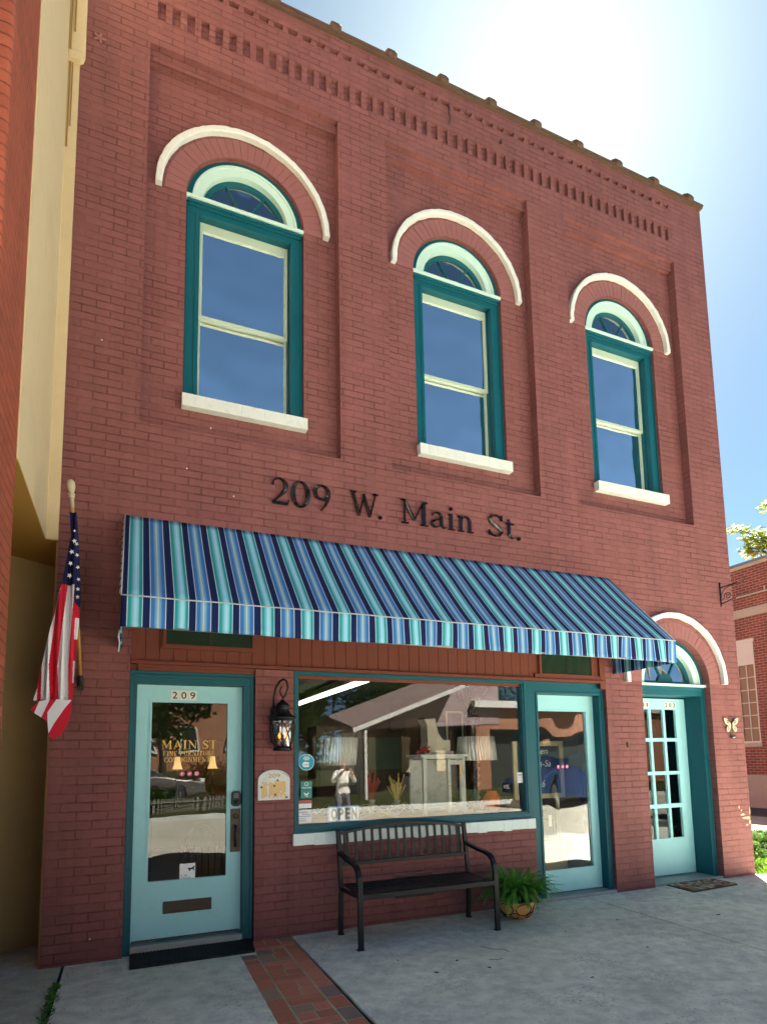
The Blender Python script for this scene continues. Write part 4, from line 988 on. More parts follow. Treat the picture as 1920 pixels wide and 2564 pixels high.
# brick strip, laid piece by piece
PAV=[paint('paver%d'%i,c,.8,.22,22,.004,dirt=.25) for i,c in enumerate([(.56,.19,.105),(.50,.165,.09),(.62,.22,.13),(.38,.24,.15),(.27,.18,.15)])]
MORT=concrete('strip_mortar',(.50,.46,.30),stain=.3,speck=.2)
rp=random.Random(11); m=MB(); g=.010
def pv(x0,x1,y0,y1):
    k=rp.choice([0,0,1,1,2,2,0,3,4] if rp.random()<.6 else [0,1,2]); z=-.0795+rp.uniform(-.002,.0015); t=rp.uniform(-.012,.012); c=Vector(((x0+x1)/2,(y0+y1)/2,z-.02))
    m.obox(c,Vector((math.cos(t),math.sin(t),0))*((x1-x0)/2-g/2),Vector((-math.sin(t),math.cos(t),0))*((y1-y0)/2-g/2),Vector((0,0,.02)),k)
y=-.005; SX0=lambda y:3.090+.012*y; Wd=.515
i=0
while y>-4.4:                                        # outer columns
    h=.125 if y>-.9 else .195
    if y<-.36: pv(SX0(y)+.0,SX0(y)+.125,y-h,y)
    y-=h
y=-.005
while y>-4.4:
    h=.125 if y>-.5 else .20
    pv(SX0(y)+.388,SX0(y)+.513,y-h,y); y-=h
y=-.005; i=0
while y>-4.4:
    a,b_=SX0(y)+.130,SX0(y)+.383
    t=i%3
    if t==0: pv(a,(a+b_)/2,y-.125,y); pv((a+b_)/2,b_,y-.125,y); y-=.125
    elif t==1: pv(a,b_,y-.085,y); pv(a,b_,y-.165,y-.085); y-=.165
    else: pv(a,(a+b_)/2+.02,y-.13,y); pv((a+b_)/2+.02,b_,y-.13,y); y-=.13
    i+=1
struct('brick_strip',m,PAV,bevel=.004)
m=MB(); m.zprism([(3.035,-4.5),(3.553,-4.5),(3.600,.0),(3.092,.0)],-.12,-.0835); struct('strip_bed',m,MORT)
# crumbs, leaves, flecks
m=MB()
for (x,y_,s) in ((4.2,-1.05,.012),(4.62,-1.25,.02),(4.35,-1.42,.022),(4.75,-1.5,.02),(6.2,-1.65,.02),(2.9,-1.1,.01),(5.3,-2.0,.02),(5.9,-1.0,.015),(7.6,-1.2,.03),(6.6,-.9,.014)):
    p=[(x+s*rp.uniform(.5,1.2)*math.cos(t),y_+s*rp.uniform(.4,.9)*math.sin(t),-.0795+rp.uniform(.0,.008)) for t in [2*math.pi*k/6 for k in range(6)]]; m.face(p)
tag(m.build('leaf_litter',paint('dry_leaf',(.16,.07,.04),.9),None,solid=.001),'bits of dry brown leaf scattered on the concrete pavement','litter',kind='stuff')
m=MB()
for pts in ([(4.98,-1.02),(5.02,-1.12),(5.10,-1.17),(5.11,-1.26)],[(4.86,-1.34),(4.92,-1.37),(4.97,-1.36)]):
    P=[Vector((x,y_,-.0795)) for x,y_ in pts]; Q=[]
    for a,b_ in zip(P,P[1:]):
        for k in range(8): q=a+(b_-a)*k/8; Q.append((q.x+.012*noise.noise(q*14),q.y+.012*noise.noise(q*17+Vector((3,0,0))),q.z))
    m.tube(Q,[.0022]*len(Q),4)
tag(m.build('pavement_crack',DIRT,None),kind='structure')
# weeds in the joint
WEED=leafmat('weed_green',(.03,.11,.015),(.10,.24,.03))
m=MB(); rw=random.Random(5)
for k in range(520):
    y_=-.45-rw.random()**1.1*1.9; x=1.757-.006*(y_+.4)*0+rw.gauss(0,.016); a=rw.uniform(0,6.28); L=rw.uniform(.012,.05); u=Vector((math.cos(a),math.sin(a),rw.uniform(.2,1.1))).normalized(); s=u.cross(Vector((0,0,1))).normalized()*L*.28; p=Vector((x,y_,-.085+rw.uniform(0,.015)))
    m.face([p,p+u*L*.5+s,p+u*L,p+u*L*.5-s])
tag(m.build('weed',WEED,None,recalc=False),'green weeds growing in the dark joint left of the big door','weeds',kind='stuff')
# street, far side, side lot
ASPH=concrete('pale_street_concrete',(.47,.43,.35),stain=.2,speck=.3); SUNC=concrete('lot_concrete',(.46,.42,.33),stain=.2,speck=.2)
m=MB(); m.box(-40,60,-13.3,-4.685,-.40,-.20); struct('street',m,ASPH)
n=N('lawn'); GRASSM=n.bsdf(n.ramp(n.noise(3,6,.7),[(.3,(.03,.07,.012)),(.7,(.10,.15,.03))]),.95,0,.1,bump=n.noise(40,4),bd=.03)
m=MB(); m.box(-300,400,-300,300,-.9,-.42); struct('ground',m,GRASSM)
m=MB(); m.zprism([(13.01,-4.6),(60,-4.6),(60,16),(14.4,16),(14.4,3.0),(13.01,2.4)],-.40,-.098); m.zprism([(9.9,2.6),(14.39,2.6),(14.39,16),(9.9,16)],-.4,-.10); struct('side_lot',m,paint('lot_asphalt',(.07,.068,.062),.9,.3,3,.004))
m=MB(); m.zprism([(9.87,.0),(13.0,-1.98),(13.0,2.35),(9.87,2.55)],-.4,-.094); struct('planting_bed',m,GRASSM)
m=MB(); m.zprism([(13.9,2.6),(16.4,1.2),(17.0,5.4),(15.4,6.6)],-.1,-.086); m.zprism([(11.0,-1.5),(20,-6),(20,-4.6),(13.1,-2.1)],-.1,-.088); struct('lot_path',m,SUNC)
# far kerb and rising ground opposite (mirrored in the glass)
m=MB(); m.box(-40,60,-13.5,-13.31,-.4,-.06); struct('kerb',m,CONC3)
m=MB()
for i in range(60):
    for j in range(10):
        pass
def terr(x,y): return -.06+ (max(0,-13.5-y))*.055
b=0; nx,ny=40,12
for j in range(ny+1):
    for i in range(nx+1):
        x=-40+100*i/nx; y_=-13.5-26*j/ny; m.v.append((x,y_,terr(x,y_)))
for j in range(ny):
    for i in range(nx): p=j*(nx+1)+i; m.f.append((p,p+1,p+nx+2,p+nx+1)); m.m.append(0)
nl=N('far_lawn'); struct('rising_lot',m,nl.bsdf(nl.ramp(nl.noise(1.2,6,.7),[(.3,(.012,.022,.006)),(.7,(.05,.05,.018))]),.95,0,.1))

# grass blades beside the building
def blades(name,label,n_,fx,L0,L1,mat,seed):
    m=MB(); r_=random.Random(seed)
    for k in range(n_):
        x,y_,z=fx(r_); a=r_.uniform(0,6.28); L=r_.uniform(L0,L1); d=Vector((math.cos(a)*.5,math.sin(a)*.5,1)).normalized(); s=Vector((-math.sin(a),math.cos(a),0))*L*.09; p=Vector((x,y_,z))
        m.face([p-s,p+s,p+d*L*.6+s*.6,p+d*L+Vector((math.cos(a),math.sin(a),0))*L*.2])
    return tag(m.build(name,mat,None,recalc=False),label,'grass',kind='stuff')
def bedpt(r_):
    while True:
        x=r_.uniform(9.9,13.0); y_=r_.uniform(-1.6,2.5)
        if y_>-.0-(x-9.87)*.63+.03: return x,y_,-.095
blades('grass','sunlit green grass in the bed around the right corner',9000,bedpt,.03,.11,leafmat('grass_blade',(.06,.15,.02),(.16,.28,.04)),9)
def leafcloud(m,c,rad,n_,size,r_,clump=14,fill=.75):
    cs=[]
    for k in range(clump):
        v=Vector((r_.gauss(0,1),r_.gauss(0,1),r_.gauss(0,1))).normalized()*r_.uniform(.35,1); cs.append((Vector((c[0]+v.x*rad[0]*.78,c[1]+v.y*rad[1]*.78,c[2]+v.z*rad[2]*.78)),r_.uniform(.22,.42)))
    for k in range(n_):
        cc,s=r_.choice(cs); v=Vector((r_.gauss(0,1),r_.gauss(0,1),r_.gauss(0,1))).normalized()*s*(r_.random()**.4)
        p=cc+Vector((v.x*rad[0],v.y*rad[1],v.z*rad[2])); u=Vector((r_.gauss(0,1),r_.gauss(0,1),r_.gauss(0,.6))).normalized(); w_=u.orthogonal().normalized(); L=size*r_.uniform(.6,1.4)
        m.face([p-u*L*.5,p+w_*L*.3,p+u*L*.5,p-w_*L*.3])
    return cs
def tree(name,label,x,y_,z,h,rad,n_,size,mat,seed,trunk=.16,clump=16,group=None,cat='tree'):
    T=thing(name,label,cat,(x,y_,z),group); r_=random.Random(seed); m=MB()
    cs=leafcloud(m,(x,y_,z+h-rad[2]),rad,n_,size,r_,clump); m.build('crown',mat,T,recalc=False)
    m=MB(); top=Vector((x,y_,z+h-rad[2]*.9)); m.tube([(x,y_,z-.1),(x+.05,y_,z+(top.z-z)*.5),tuple(top)],[trunk,trunk*.8,trunk*.45],8)
    for c_,s in cs[:9]: m.tube([(x,y_,z+(top.z-z)*.8),tuple((top+c_)/2),tuple(c_)],[trunk*.35,trunk*.2,.015],5)
    m.build('trunk',paint('bark_%s'%seed,(.09,.07,.05),.9),T,smooth=True); return T
LG=leafmat('garden_leaf',(.05,.14,.02),(.14,.24,.03)); 
tree('low_shrub','low sunlit green shrub tight against the right corner of the shop','0',0,0,0,(0,0,0),0,0,LG,1) if False else None
for i,(x,y_,s,lab) in enumerate(((10.35,.45,.34,'low sunlit green shrub against the right corner of the shop'),(11.6,1.1,.42,'rounder shrub behind the low one in the grass bed at right'))):
    S=thing('shrub',lab,'shrub',(x,y_,-.09)); r_=random.Random(50+i); m=MB(); leafcloud(m,(x,y_,s*.35),(s*.8,s*.8,s*.55),2600,.045,r_,12); m.build('foliage',LG,S,recalc=False)
    m=MB()
    for k in range(6): a=k*1.05; m.tube([(x,y_,-.1),(x+.5*s*math.cos(a),y_+.5*s*math.sin(a),s*.5)],[.012,.005],5)
    m.build('stem',bpy.data.materials['bare_brick_patch'] if False else paint('stem_brown%d'%i,(.08,.05,.03),.9),S)

# ================================================================ NEIGHBOUR ON THE LEFT (painted orange brick, ochre entry)
NB=thing('orange_brick_building','orange painted brick building standing forward at the left edge with an ochre recessed entry','building',(0,-2.2,-.08))
OB=brick('orange_painted_brick',(.43,.098,.042),(.13,.03,.017),var=.22,bd=.016,wob=.012,faint=.5)
poly=[(-7,-2.2),(1.462,-2.2)]+[(1.462+.032*math.sin(R(a)),-2.168-.032*math.cos(R(a))) for a in (15,30,45,60,75)]+[(1.494,-2.168),(1.494,-1.452),(-7,-1.452)]
m=MB(); m.zprism(poly,-.2,13.0); m.build('wall',OB,NB)
OCH=paint('ochre_stucco',(.60,.465,.265),.85,.14,1.3,.006,dirt=.12); OCH_SHADED=paint('ochre_stucco_shaded',(.46,.32,.14),.8,.12,1.6,.003,dirt=.1)  # entry wall: same stucco, its shade put into a darker colour
m=MB(); m.zprism([(-7,-1.4515),(1.5035,-1.4515),(1.5035,-.002),(1.5975,-.001),(1.5975,.9),(-7,.9)],3.402,12.9)
m.zprism([(1.5045,-.06),(1.642,-.06),(1.642,-.0015),(1.5045,-.003)],8.06,12.8)
m.prism([(1.505,7.98),(1.598,7.98),(1.630,8.01),(1.642,8.0595),(1.505,8.0595)],-.06,-.003)
m.build('stucco_bay',OCH,NB,bevel=.004)
m=MB()
for a,b_,z in ((1.517,1.529,7.25),(1.548,1.559,7.45)):
    m.box(a,b_,-.072,-.0605,z+.8,12.5); 
m.box(1.514,1.524,-.012,-.0025,7.1,8.0); m.box(1.536,1.545,-.012,-.0025,7.32,8.0)
m.build('fluting',paint('ochre_groove',(.30,.17,.03),.8),NB)
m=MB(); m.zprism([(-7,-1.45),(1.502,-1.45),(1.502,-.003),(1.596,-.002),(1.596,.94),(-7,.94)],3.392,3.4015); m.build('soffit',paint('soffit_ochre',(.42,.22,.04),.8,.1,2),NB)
m=MB(); m.zprism([(-3,-1.449),(-1.4,-1.449),(1.20,.560),(1.5985,.860),(1.5985,.99),(-3,.99)],-.2,3.391); m.build('entry_wall',OCH_SHADED,NB)
m=MB(); m.bar((1.5985,.02,-.08),(1.5985,.02,3.39),.012,.03,up=(1,0,0)); m.build('corner_bead',paint('bead',(.30,.14,.05),.7),NB)
m=MB(); m.box(-7,1.45,-1.44,8,3.41,12.8); m.build('rear_block',OCH,NB)

# ================================================================ RED BRICK BUILDING BEYOND THE SIDE LOT
RX=19.337
RBD=thing('red_brick_building','red brick building with pale stone band and white paned window beyond the side lot','building',(RX,4,-.08))
RBM=brick('red_face_brick',(.36,.055,.030),(.42,.30,.22),bw=.225,bh=.080,ms=.010,zoff=0,var=.35,bd=.006,painted=False,faint=1,wob=.002,colvar=(.25,.035,.02))
m=MB()
wins=[(6.395,6.990),(3.4,3.995),(.4,.995),(9.4,9.995),(12.4,12.995)]
def xprism(L,x0,x1,m):                                 # L = y,z loops, slab mesh facing -X
    me=holes([(y,z) for y,z in L[0]],[[(y,z) for y,z in q] for q in L[1]],0,x1-x0)
    for v in me.vertices: v.co=(x0+v.co.y,v.co.x,v.co.z)
    m.add(me)
xprism((rect(-2,16,.86,7.10),[rect(a,b_,1.80,4.86) for a,b_ in wins]),RX,RX+.35,m); m.box(RX+.351,RX+9,-2,16,.0,7.0)
m.build('wall',RBM,RBD)
STN=paint('pale_stone_band',(.46,.36,.27),.8,.12,3,.003,dirt=.2)
m=MB(); m.box(RX-.03,RX+.34,-2.01,16.01,5.60,5.86); m.box(RX-.05,RX+.34,-2.01,16.01,7.101,7.20); m.box(RX-.04,RX+.34,-2.01,16.01,-.1,.859)
for a,b_ in wins: m.box(RX-.05,RX+.1,a-.04,b_+.04,1.69,1.799)
m.build('stone_trim',STN,RBD,bevel=.006)
m=MB(); m.box(RX-.09,RX+.4,-2.05,16.05,7.2005,7.27); m.build('roof_edge',paint('grey_flashing',(.16,.19,.22),.6),RBD)
RW=paint('white_window_paint',(.66,.55,.48),.5,.06)
for a,b_ in wins:
    m=MB(); W=None
    m.box(RX+.02,RX+.07,a+.03,b_-.03,4.16,4.82); m.box(RX-.045,RX+.02,a-.03,b_+.03,4.821,4.93)
    xprism((rect(a+.001,b_-.001,1.801,4.86),[rect(a+.035,b_-.035,1.86,4.15)]),RX-.015,RX+.08,m)
    W=m.build('window',RW,RBD,bevel=.004)
    m=MB(); c=(a+b_)/2; m.box(RX+.02,RX+.045,c-.012,c+.012,1.86,4.15)
    for k in range(1,6): z=1.86+2.29*k/6; m.box(RX+.021,RX+.044,a+.035,c-.0125,z-.012,z+.012); m.box(RX+.021,RX+.044,c+.0125,b_-.035,z-.012,z+.012)
    m.build('muntin',RW,W)
    m=MB(); m.box(RX+.05,RX+.055,a+.035,b_-.035,1.86,4.15); m.build('pane',simple('old_amber_pane',(.22,.13,.05),.12,0,.8),W)
m=MB(); m.tube([(RX-.06,6.75,6.24),(RX-.06,3.2,6.23)],.028,8); m.tube([(RX-.06,5.86,6.23),(RX-.06,5.86,6.38),(RX+.02,5.86,6.40)],.02,6); m.build('wall_pipe',paint('pipe_cream',(.55,.45,.34),.5),RBD,smooth=True)
# tree leaning over its roof
YL=leafmat('maple_leaf',(.10,.18,.02),(.34,.36,.03),(.70,.50,.05),tl=.55)
TT=thing('maple_tree','tree with green and yellow autumn leaves reaching in over the red brick roof at right','tree',(27,7.5,-.08)); r_=random.Random(21)
m=MB()
for (cx_,cy_,cz_,L) in ((24.2,10.3,10.5,1.9),(24.4,9.9,9.9,2.0),(24.0,9.6,9.3,1.6),(24.6,9.0,9.9,2.2),(24.8,9.2,11.2,1.6),(25.3,8.0,10.6,2.4),(26,7.5,12,2.4),(26.6,8,9.5,2.5)):
    base=Vector((27,7.5,8.5)); c=Vector((cx_,cy_,cz_))
    for k in range(150):
        t=r_.random()**.6; q=base+(c-base)*t+Vector((r_.gauss(0,.16),r_.gauss(0,.22),r_.gauss(0,.12)))*(1.2-t*.5)
        for j in range(7):
            p=q+Vector((r_.gauss(0,.09),r_.gauss(0,.09),r_.gauss(0,.05))); u=Vector((r_.gauss(0,1),r_.gauss(0,1),r_.gauss(0,.5))).normalized(); w_=u.orthogonal().normalized(); s=r_.uniform(.05,.11)
            m.face([p-u*s,p+w_*s*.6,p+u*s,p-w_*s*.6])
m.build('crown',YL,TT,recalc=False)
m=MB(); m.tube([(27,7.5,-.1),(26.9,7.5,4),(27,7.5,8.5)],[.3,.24,.16],8)
for (cx_,cy_,cz_) in ((24.2,10.3,10.5),(24.4,9.9,9.9),(24.0,9.6,9.3),(24.6,9.0,9.9),(24.8,9.2,11.2),(25.3,8.0,10.6),(26,7.5,12),(26.6,8,9.5)): m.tube([(27,7.5,8.3),((27+cx_)/2,(7.5+cy_)/2,(8.4+cz_)/2),(cx_,cy_,cz_)],[.09,.05,.012],5)
m.build('trunk',paint('maple_bark',(.10,.08,.06),.9),TT,smooth=True)
# ================================================================ SHOWROOM BEHIND THE GLASS
m=MB()
x0,x1,y0,y1,z0,z1=2.0,7.46,.31,6.5,-.06,2.75
RM=MB(); RM.box(x0,x1,6.4,6.5,z0,z1); RM.box(x0-.1,x0,.49,6.5,z0,z1); RM.box(x1,x1+.1,.49,6.5,z0,z1)
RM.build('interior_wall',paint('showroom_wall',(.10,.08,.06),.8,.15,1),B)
RM=MB(); RM.box(x0,x1,y0,6.4,z0-.02,z0); RM.build('interior_floor',paint('showroom_floor',(.20,.12,.06),.5),B)
RM=MB(); RM.box(x0,x1,.49,6.4,z1,z1+.05); RM.build('interior_ceiling',paint('showroom_ceiling',(.09,.085,.075),.8),B)
# display platform under a cloth
DP=thing('display_platform','low platform under a peach cloth just inside the shop window','platform',(4.95,.75,.0))
CL=paint('peach_cloth',(.62,.38,.22),.9,.12,3,.006)
m=MB(); nx,ny=60,14
for j in range(ny+1):
    for i in range(nx+1):
        x=3.70+2.62*i/nx; y_=.315+.95*j/ny; m.v.append((x,y_,.872+.008*noise.noise(Vector((x*4,y_*4,0)))+(.02 if x<4.6 else 0)*0))
for j in range(ny):
    for i in range(nx): p=j*(nx+1)+i; m.f.append((p,p+1,p+nx+2,p+nx+1)); m.m.append(0)
m.build('cloth',CL,DP,smooth=True,solid=.004)
m=MB(); m.box(3.71,6.31,.33,1.25,-.05,.86); m.build('plinth',CL,DP)
# lamps
def lamp(x,y_,zb,zs0,zs1,r0,r1,lab,kind):
    L=thing('table_lamp',lab,'lamp',(x,y_,zb),'lamps with wrapped shades in the window'); 
    n=N('wrapped_shade_'+kind); w_=n.n('TexWave',wave_type='BANDS',bands_direction='X'); w_.inputs['Scale'].default_value=5; w_.inputs['Distortion'].default_value=9; w_.inputs['Detail'].default_value=3; w_.inputs['Detail Scale'].default_value=1.2
    mp=n.n('Mapping'); mp.inputs['Scale'].default_value=(2.2,2.2,.35); n.l(n.obj(),mp.inputs[0]); n.l(mp.outputs[0],w_.inputs[0])
    SH=n.bsdf((.80,.77,.68),.22,0,.8,bump=w_.outputs[1],bd=.012,bs=1)
    m=MB(); m.lathe([(r0,zs0-zb),(r1,zs1-zb)],(x,y_,zb),36); m.f=m.f[:-2]; m.m=m.m[:-2]; m.build('lamp_shade',SH,L,smooth=True,solid=.004)
    m=MB(); H=zs0-zb+.06
    if kind=='a': pr=[(.075,0),(.075,.02),(.03,.035),(.018,.08),(.03,.14),(.045,.20),(.03,.27),(.016,.32),(.010,H)]
    else:
        pr=[(.06,0),(.06,.02),(.02,.03)]; z=.03
        while z<H-.05: pr+=[(.016,z+.008),(.030,z+.028),(.034,z+.045),(.030,z+.062),(.014,z+.078)]; z+=.085
        pr+=[(.008,H)]
    m.lathe(pr,(x,y_,zb),16); m.build('lamp_base',paint('lamp_base_'+kind,(.22,.20,.17),.4,.3,12,.002,metal=.4),L,smooth=True)
lamp(4.272,.60,.876,1.452,1.742,.198,.222,'table lamp with plastic wrapped drum shade at the left of the shop window','a')
lamp(6.010,.60,.876,1.476,1.755,.245,.215,'table lamp with turned beaded base and wrapped shade at the right of the shop window','b')
# distressed cabinet
CB=thing('display_cabinet','distressed white wooden cabinet with its glazed door standing open in the window','cabinet',(5.50,.6,.876)); DW=paint('distressed_white',(.60,.60,.52),.7,.1,6,.002,dirt=.75)
m=MB(); m.box(5.205,5.800,.46,.86,1.525,1.552); m.box(5.235,5.775,.475,.85,1.500,1.5245)
for x in (5.235,5.735): 
    for y_ in (.475,.815): m.box(x,x+.04,y_,y_+.035,.878,1.4995)
m.box(5.276,5.734,.48,.845,.93,.955); m.box(5.276,5.734,.836,.846,.956,1.49); m.build('carcass',DW,CB,bevel=.003)
m=MB(); me=holes(rect(0,.26,.905,1.49),[rect(.045,.215,.96,1.435)],-.012,.012)
rot=Matrix.Translation((5.735,.475,0))@Matrix.Rotation(R(200),4,'Z')
for v in me.vertices: v.co=rot@v.co
m.add(me); m.build('cabinet_door',DW,CB,bevel=.002)
m=MB(); m.tube([(5.52,.40,1.20),(5.52,.375,1.20)],.010,8); m.tube([(5.70,.455,1.30),(5.70,.455,1.44)],.012,6); m.build('door_pull',BRASS,CB)
# corbel fragment and crown of trim on top of the cabinet
CO=thing('plaster_corbel','cream carved scroll corbel standing on top of the white cabinet','ornament',(5.48,.68,1.553)); CRM=paint('old_cream_plaster',(.50,.44,.34),.8,.15,14,.004,dirt=.3)
m=MB(); m.prism([(5.36,1.56),(5.62,1.56),(5.61,1.60),(5.58,1.62),(5.60,1.66),(5.59,1.70),(5.55,1.74),(5.51,1.80),(5.485,1.88),(5.47,1.97),(5.33,1.96),(5.335,1.94),(5.36,1.90),(5.365,1.70),(5.35,1.62)],.60,.78); m.build('scroll',CRM,CO,bevel=.006)
m=MB(); m.box(5.32,5.69,.58,.80,1.5535,1.59); m.box(5.585,5.66,.60,.74,1.5905,1.72); m.build('block',CRM,CO,bevel=.005)
RF=thing('red_flowers','cluster of red silk flowers at the left end of the cabinet top','flowers',(5.27,.55,1.553)); rr_=random.Random(8); REDM=simple('silk_red',(.55,.05,.02),.8)
m=MB()
for k in range(60):
    c=Vector((5.27+rr_.uniform(-.07,.09),.56+rr_.uniform(-.05,.05),1.585+rr_.uniform(-.02,.055))); u=Vector((rr_.gauss(0,1),rr_.gauss(0,1),rr_.gauss(0,1))).normalized(); w_=u.orthogonal().normalized(); s=rr_.uniform(.012,.028); m.face([c-u*s,c+w_*s*.6,c+u*s,c-w_*s*.6])
m.build('petal',REDM,RF,recalc=False); m=MB(); m.lathe([(.0001,0),(.03,.004),(.03,.02),(.0001,.03)],(5.27,.56,1.553),10); m.build('posy_base',simple('moss',(.05,.08,.02),.9),RF)
# glass ware
OV=thing('orange_vase','squat glossy orange glass vase at the foot of the right hand lamp','vase',(6.13,.5,.876)); OG=simple('orange_glass',(.85,.17,.03),.25,0,.5)
m=MB(); m.lathe([(.075,0),(.080,.01),(.082,.06),(.105,.10),(.108,.15),(.085,.20),(.06,.225),(.062,.235),(.05,.235),(.0001,.21)],(6.135,.50,.877),24); m.build('vase_body',OG,OV,smooth=True)
m=MB(); m.lathe([(.066,.233),(.070,.240),(.060,.243)],(6.135,.50,.877),24); m.build('rim',OG,OV,smooth=True)
OB2=thing('orange_glass_dish','long crackled orange glass dish at the right end of the window','dish',(6.27,.8,.876))
m=MB(); m.lathe([(.10,0),(.13,.02),(.15,.07),(.155,.105),(.145,.105),(.13,.06),(.0001,.03)],(6.20,.86,.877),24,sx=1.0,sy=.8); m.build('dish_body',OG,OB2,smooth=True)
BV=thing('tall_black_vase','tall black floor vase holding dark twisted branches behind the right lamp','vase',(6.12,.95,.876)); GLB=simple('gloss_black',(.008,.008,.008),.15,0,.7)
m=MB(); m.lathe([(.09,0),(.095,.02),(.075,.10),(.07,.3),(.075,.8),(.085,1.05),(.10,1.16),(.09,1.17),(.0001,1.1)],(6.20,.98,.877),22); m.build('vase_body',GLB,BV,smooth=True)
m=MB(); rb=random.Random(14)
for k in range(7):
    p=Vector((6.20,.98,1.95)); d=Vector((rb.uniform(-.5,.15),rb.uniform(-.2,.2),1)).normalized(); pts=[p.copy()]
    for i in range(9):
        p=p+d*.065; d=(d+Vector((rb.gauss(0,.2),rb.gauss(0,.15),rb.gauss(0,.1)))).normalized(); pts.append(p.copy())
        for s in (0,1):
            u=Vector((rb.gauss(0,1),rb.gauss(0,.5),rb.gauss(0,.6))).normalized(); q=p+u*.055; w_=u.cross(d).normalized()*.008; m.face([p,p+u*.03+w_,q,p+u*.03-w_])
    m.tube(pts,.007,5)
m.build('branch',GLB,BV,recalc=False)
MI=thing('framed_mirror','tall narrow mirror in a pale frame leaning behind the right lamp','mirror',(5.95,1.1,.876))
m=MB(); me=holes(rect(5.905,6.15,.90,2.10),[rect(5.925,6.13,.92,2.08)],1.12,1.14); m.add(me); m.build('frame',simple('pale_frame',(.6,.52,.34),.5),MI)
m=MB(); m.box(5.925,6.13,1.132,1.136,.92,2.08); m.build('glass',simple('mirror_dark',(.12,.10,.08),.25,.8),MI)
# dried grasses lying on the cloth
n=0; m=MB(); rg=random.Random(31)
for k in range(34):
    p=Vector((rg.uniform(4.35,5.0),rg.uniform(.42,.9),.885)); a=rg.uniform(-.5,.5)+(math.pi if rg.random()<.5 else 0); L=rg.uniform(.3,.8); pts=[p+Vector((math.cos(a)*L*t,math.sin(a)*L*t*.3,.12*math.sin(math.pi*t)*rg.uniform(.3,1.2))) for t in [i/8 for i in range(9)]]
    m.tube(pts,.0025,4)
tag(m.build('dried_grass',simple('straw',(.60,.46,.25),.8),None),'loose dried straw stems lying on the peach cloth in the window','dried grass',kind='stuff')
# wheat in a glass jar
for i,(x,y_,lab,c) in enumerate(((5.03,.75,'clear jar of tall yellow dried wheat left of the white cabinet',(.60,.45,.12)),(4.80,.95,'white footed vase with red and yellow stems in mid window',(.5,.1,.05)))):
    V=thing('stem_vase',lab,'vase',(x,y_,.876)); m=MB(); m.lathe([(.035,0),(.04,.01),(.03,.05),(.035,.14),(.045,.17)],(x,y_,.877),16); m.build('vase_body',simple('clear_jar%d'%i,(.35,.33,.28) if i==0 else (.6,.55,.5),.15,0,.8),V,smooth=True)
    m=MB(); rs=random.Random(60+i)
    for k in range(22):
        a=rs.uniform(0,6.28); s=rs.uniform(.02,.11); H=rs.uniform(.28,.46); e=(x+s*math.cos(a),y_+s*math.sin(a),.90+H); m.tube([(x,y_,.95),(x+s*.4*math.cos(a),y_+s*.4*math.sin(a),.90+H*.6),e],[.002,.002,.006 if i==0 else .010],5)
    m.build('stem',simple('stem_col%d'%i,c,.8),V)
# dark furniture further back
def chair(x,y_,rz,lab,col,nm='side_chair'):
    Ch=thing(nm,lab,'chair',(x,y_,-.06)); mt=simple('chair_%s'%lab[:6],col,.5)
    ca,sa=math.cos(rz),math.sin(rz); T=lambda a,b,c:(x+a*ca-b*sa,y_+a*sa+b*ca,c-.06)
    m=MB(); q=[T(-.22,-.21,.44),T(.22,-.21,.44),T(.2,.2,.44),T(-.2,.2,.44)]; m.zprism([(p[0],p[1]) for p in q],.37,.40); m.build('seat',mt,Ch)
    for a,b_ in ((-.2,-.19),(.2,-.19),(-.18,.18),(.18,.18)): m=MB(); m.tube([T(a,b_,0),T(a*.95,b_*.95,.44)],.016,6); m.build('leg',mt,Ch)
    m=MB(); 
    for i in range(7): a=-.18+.06*i; m.tube([T(a,.18,.45),T(a*1.1,.25,.45+.48*math.sqrt(max(.05,1-(a/.24)**2)))],.008,5)
    m.tube([T(.21*math.cos(math.pi*i/12),.2+.05*math.sin(math.pi*i/12),.45+.5*math.sin(math.pi*i/12)) for i in range(13)],.013,6); m.build('backrest',mt,Ch)
chair(2.95,.95,2.9,'windsor side chair inside the left glass door',(.10,.06,.03),'windsor_chair')
chair(4.75,2.2,.4,'dark dining chair deep in the showroom',(.04,.02,.015))
chair(5.5,2.4,-.3,'second dark dining chair behind the cabinet',(.07,.03,.02))
TB=thing('console_table','dark wooden console table carrying two lit lamps, seen through the left door','table',(3.1,4.2,-.06)); WD=paint('dark_wood',(.09,.045,.02),.4,.3,9)
m=MB(); m.box(2.5,3.9,4.0,4.45,.78,.82); m.build('tabletop',WD,TB)
for a,b_ in ((2.53,4.03),(3.83,4.03),(2.53,4.38),(3.83,4.38)): m=MB(); m.box(a,a+.04,b_,b_+.04,-.06,.779); m.build('leg',WD,TB)
for x,lab in ((2.917,'lit lamp with cream bell shade, left one on the console table'),(3.436,'lit lamp with cream bell shade, right one on the console table')):
    L=thing('bell_lamp',lab,'lamp',(x,4.2,.82)); m=MB(); m.lathe([(.05,0),(.05,.02),(.02,.04),(.035,.15),(.015,.28),(.010,.60)],(x,4.2,.82),14); m.build('lamp_base',BRONZE,L,smooth=True)
    m=MB(); m.lathe([(.075,.59),(.052,.66),(.036,.78)],(x,4.2,.82),20); m.f=m.f[:-2]; m.m=m.m[:-2]; m.build('lamp_shade',simple('lit_shade',(.8,.6,.3),.8,emit=(1,.62,.22),es=.09),L,smooth=True)
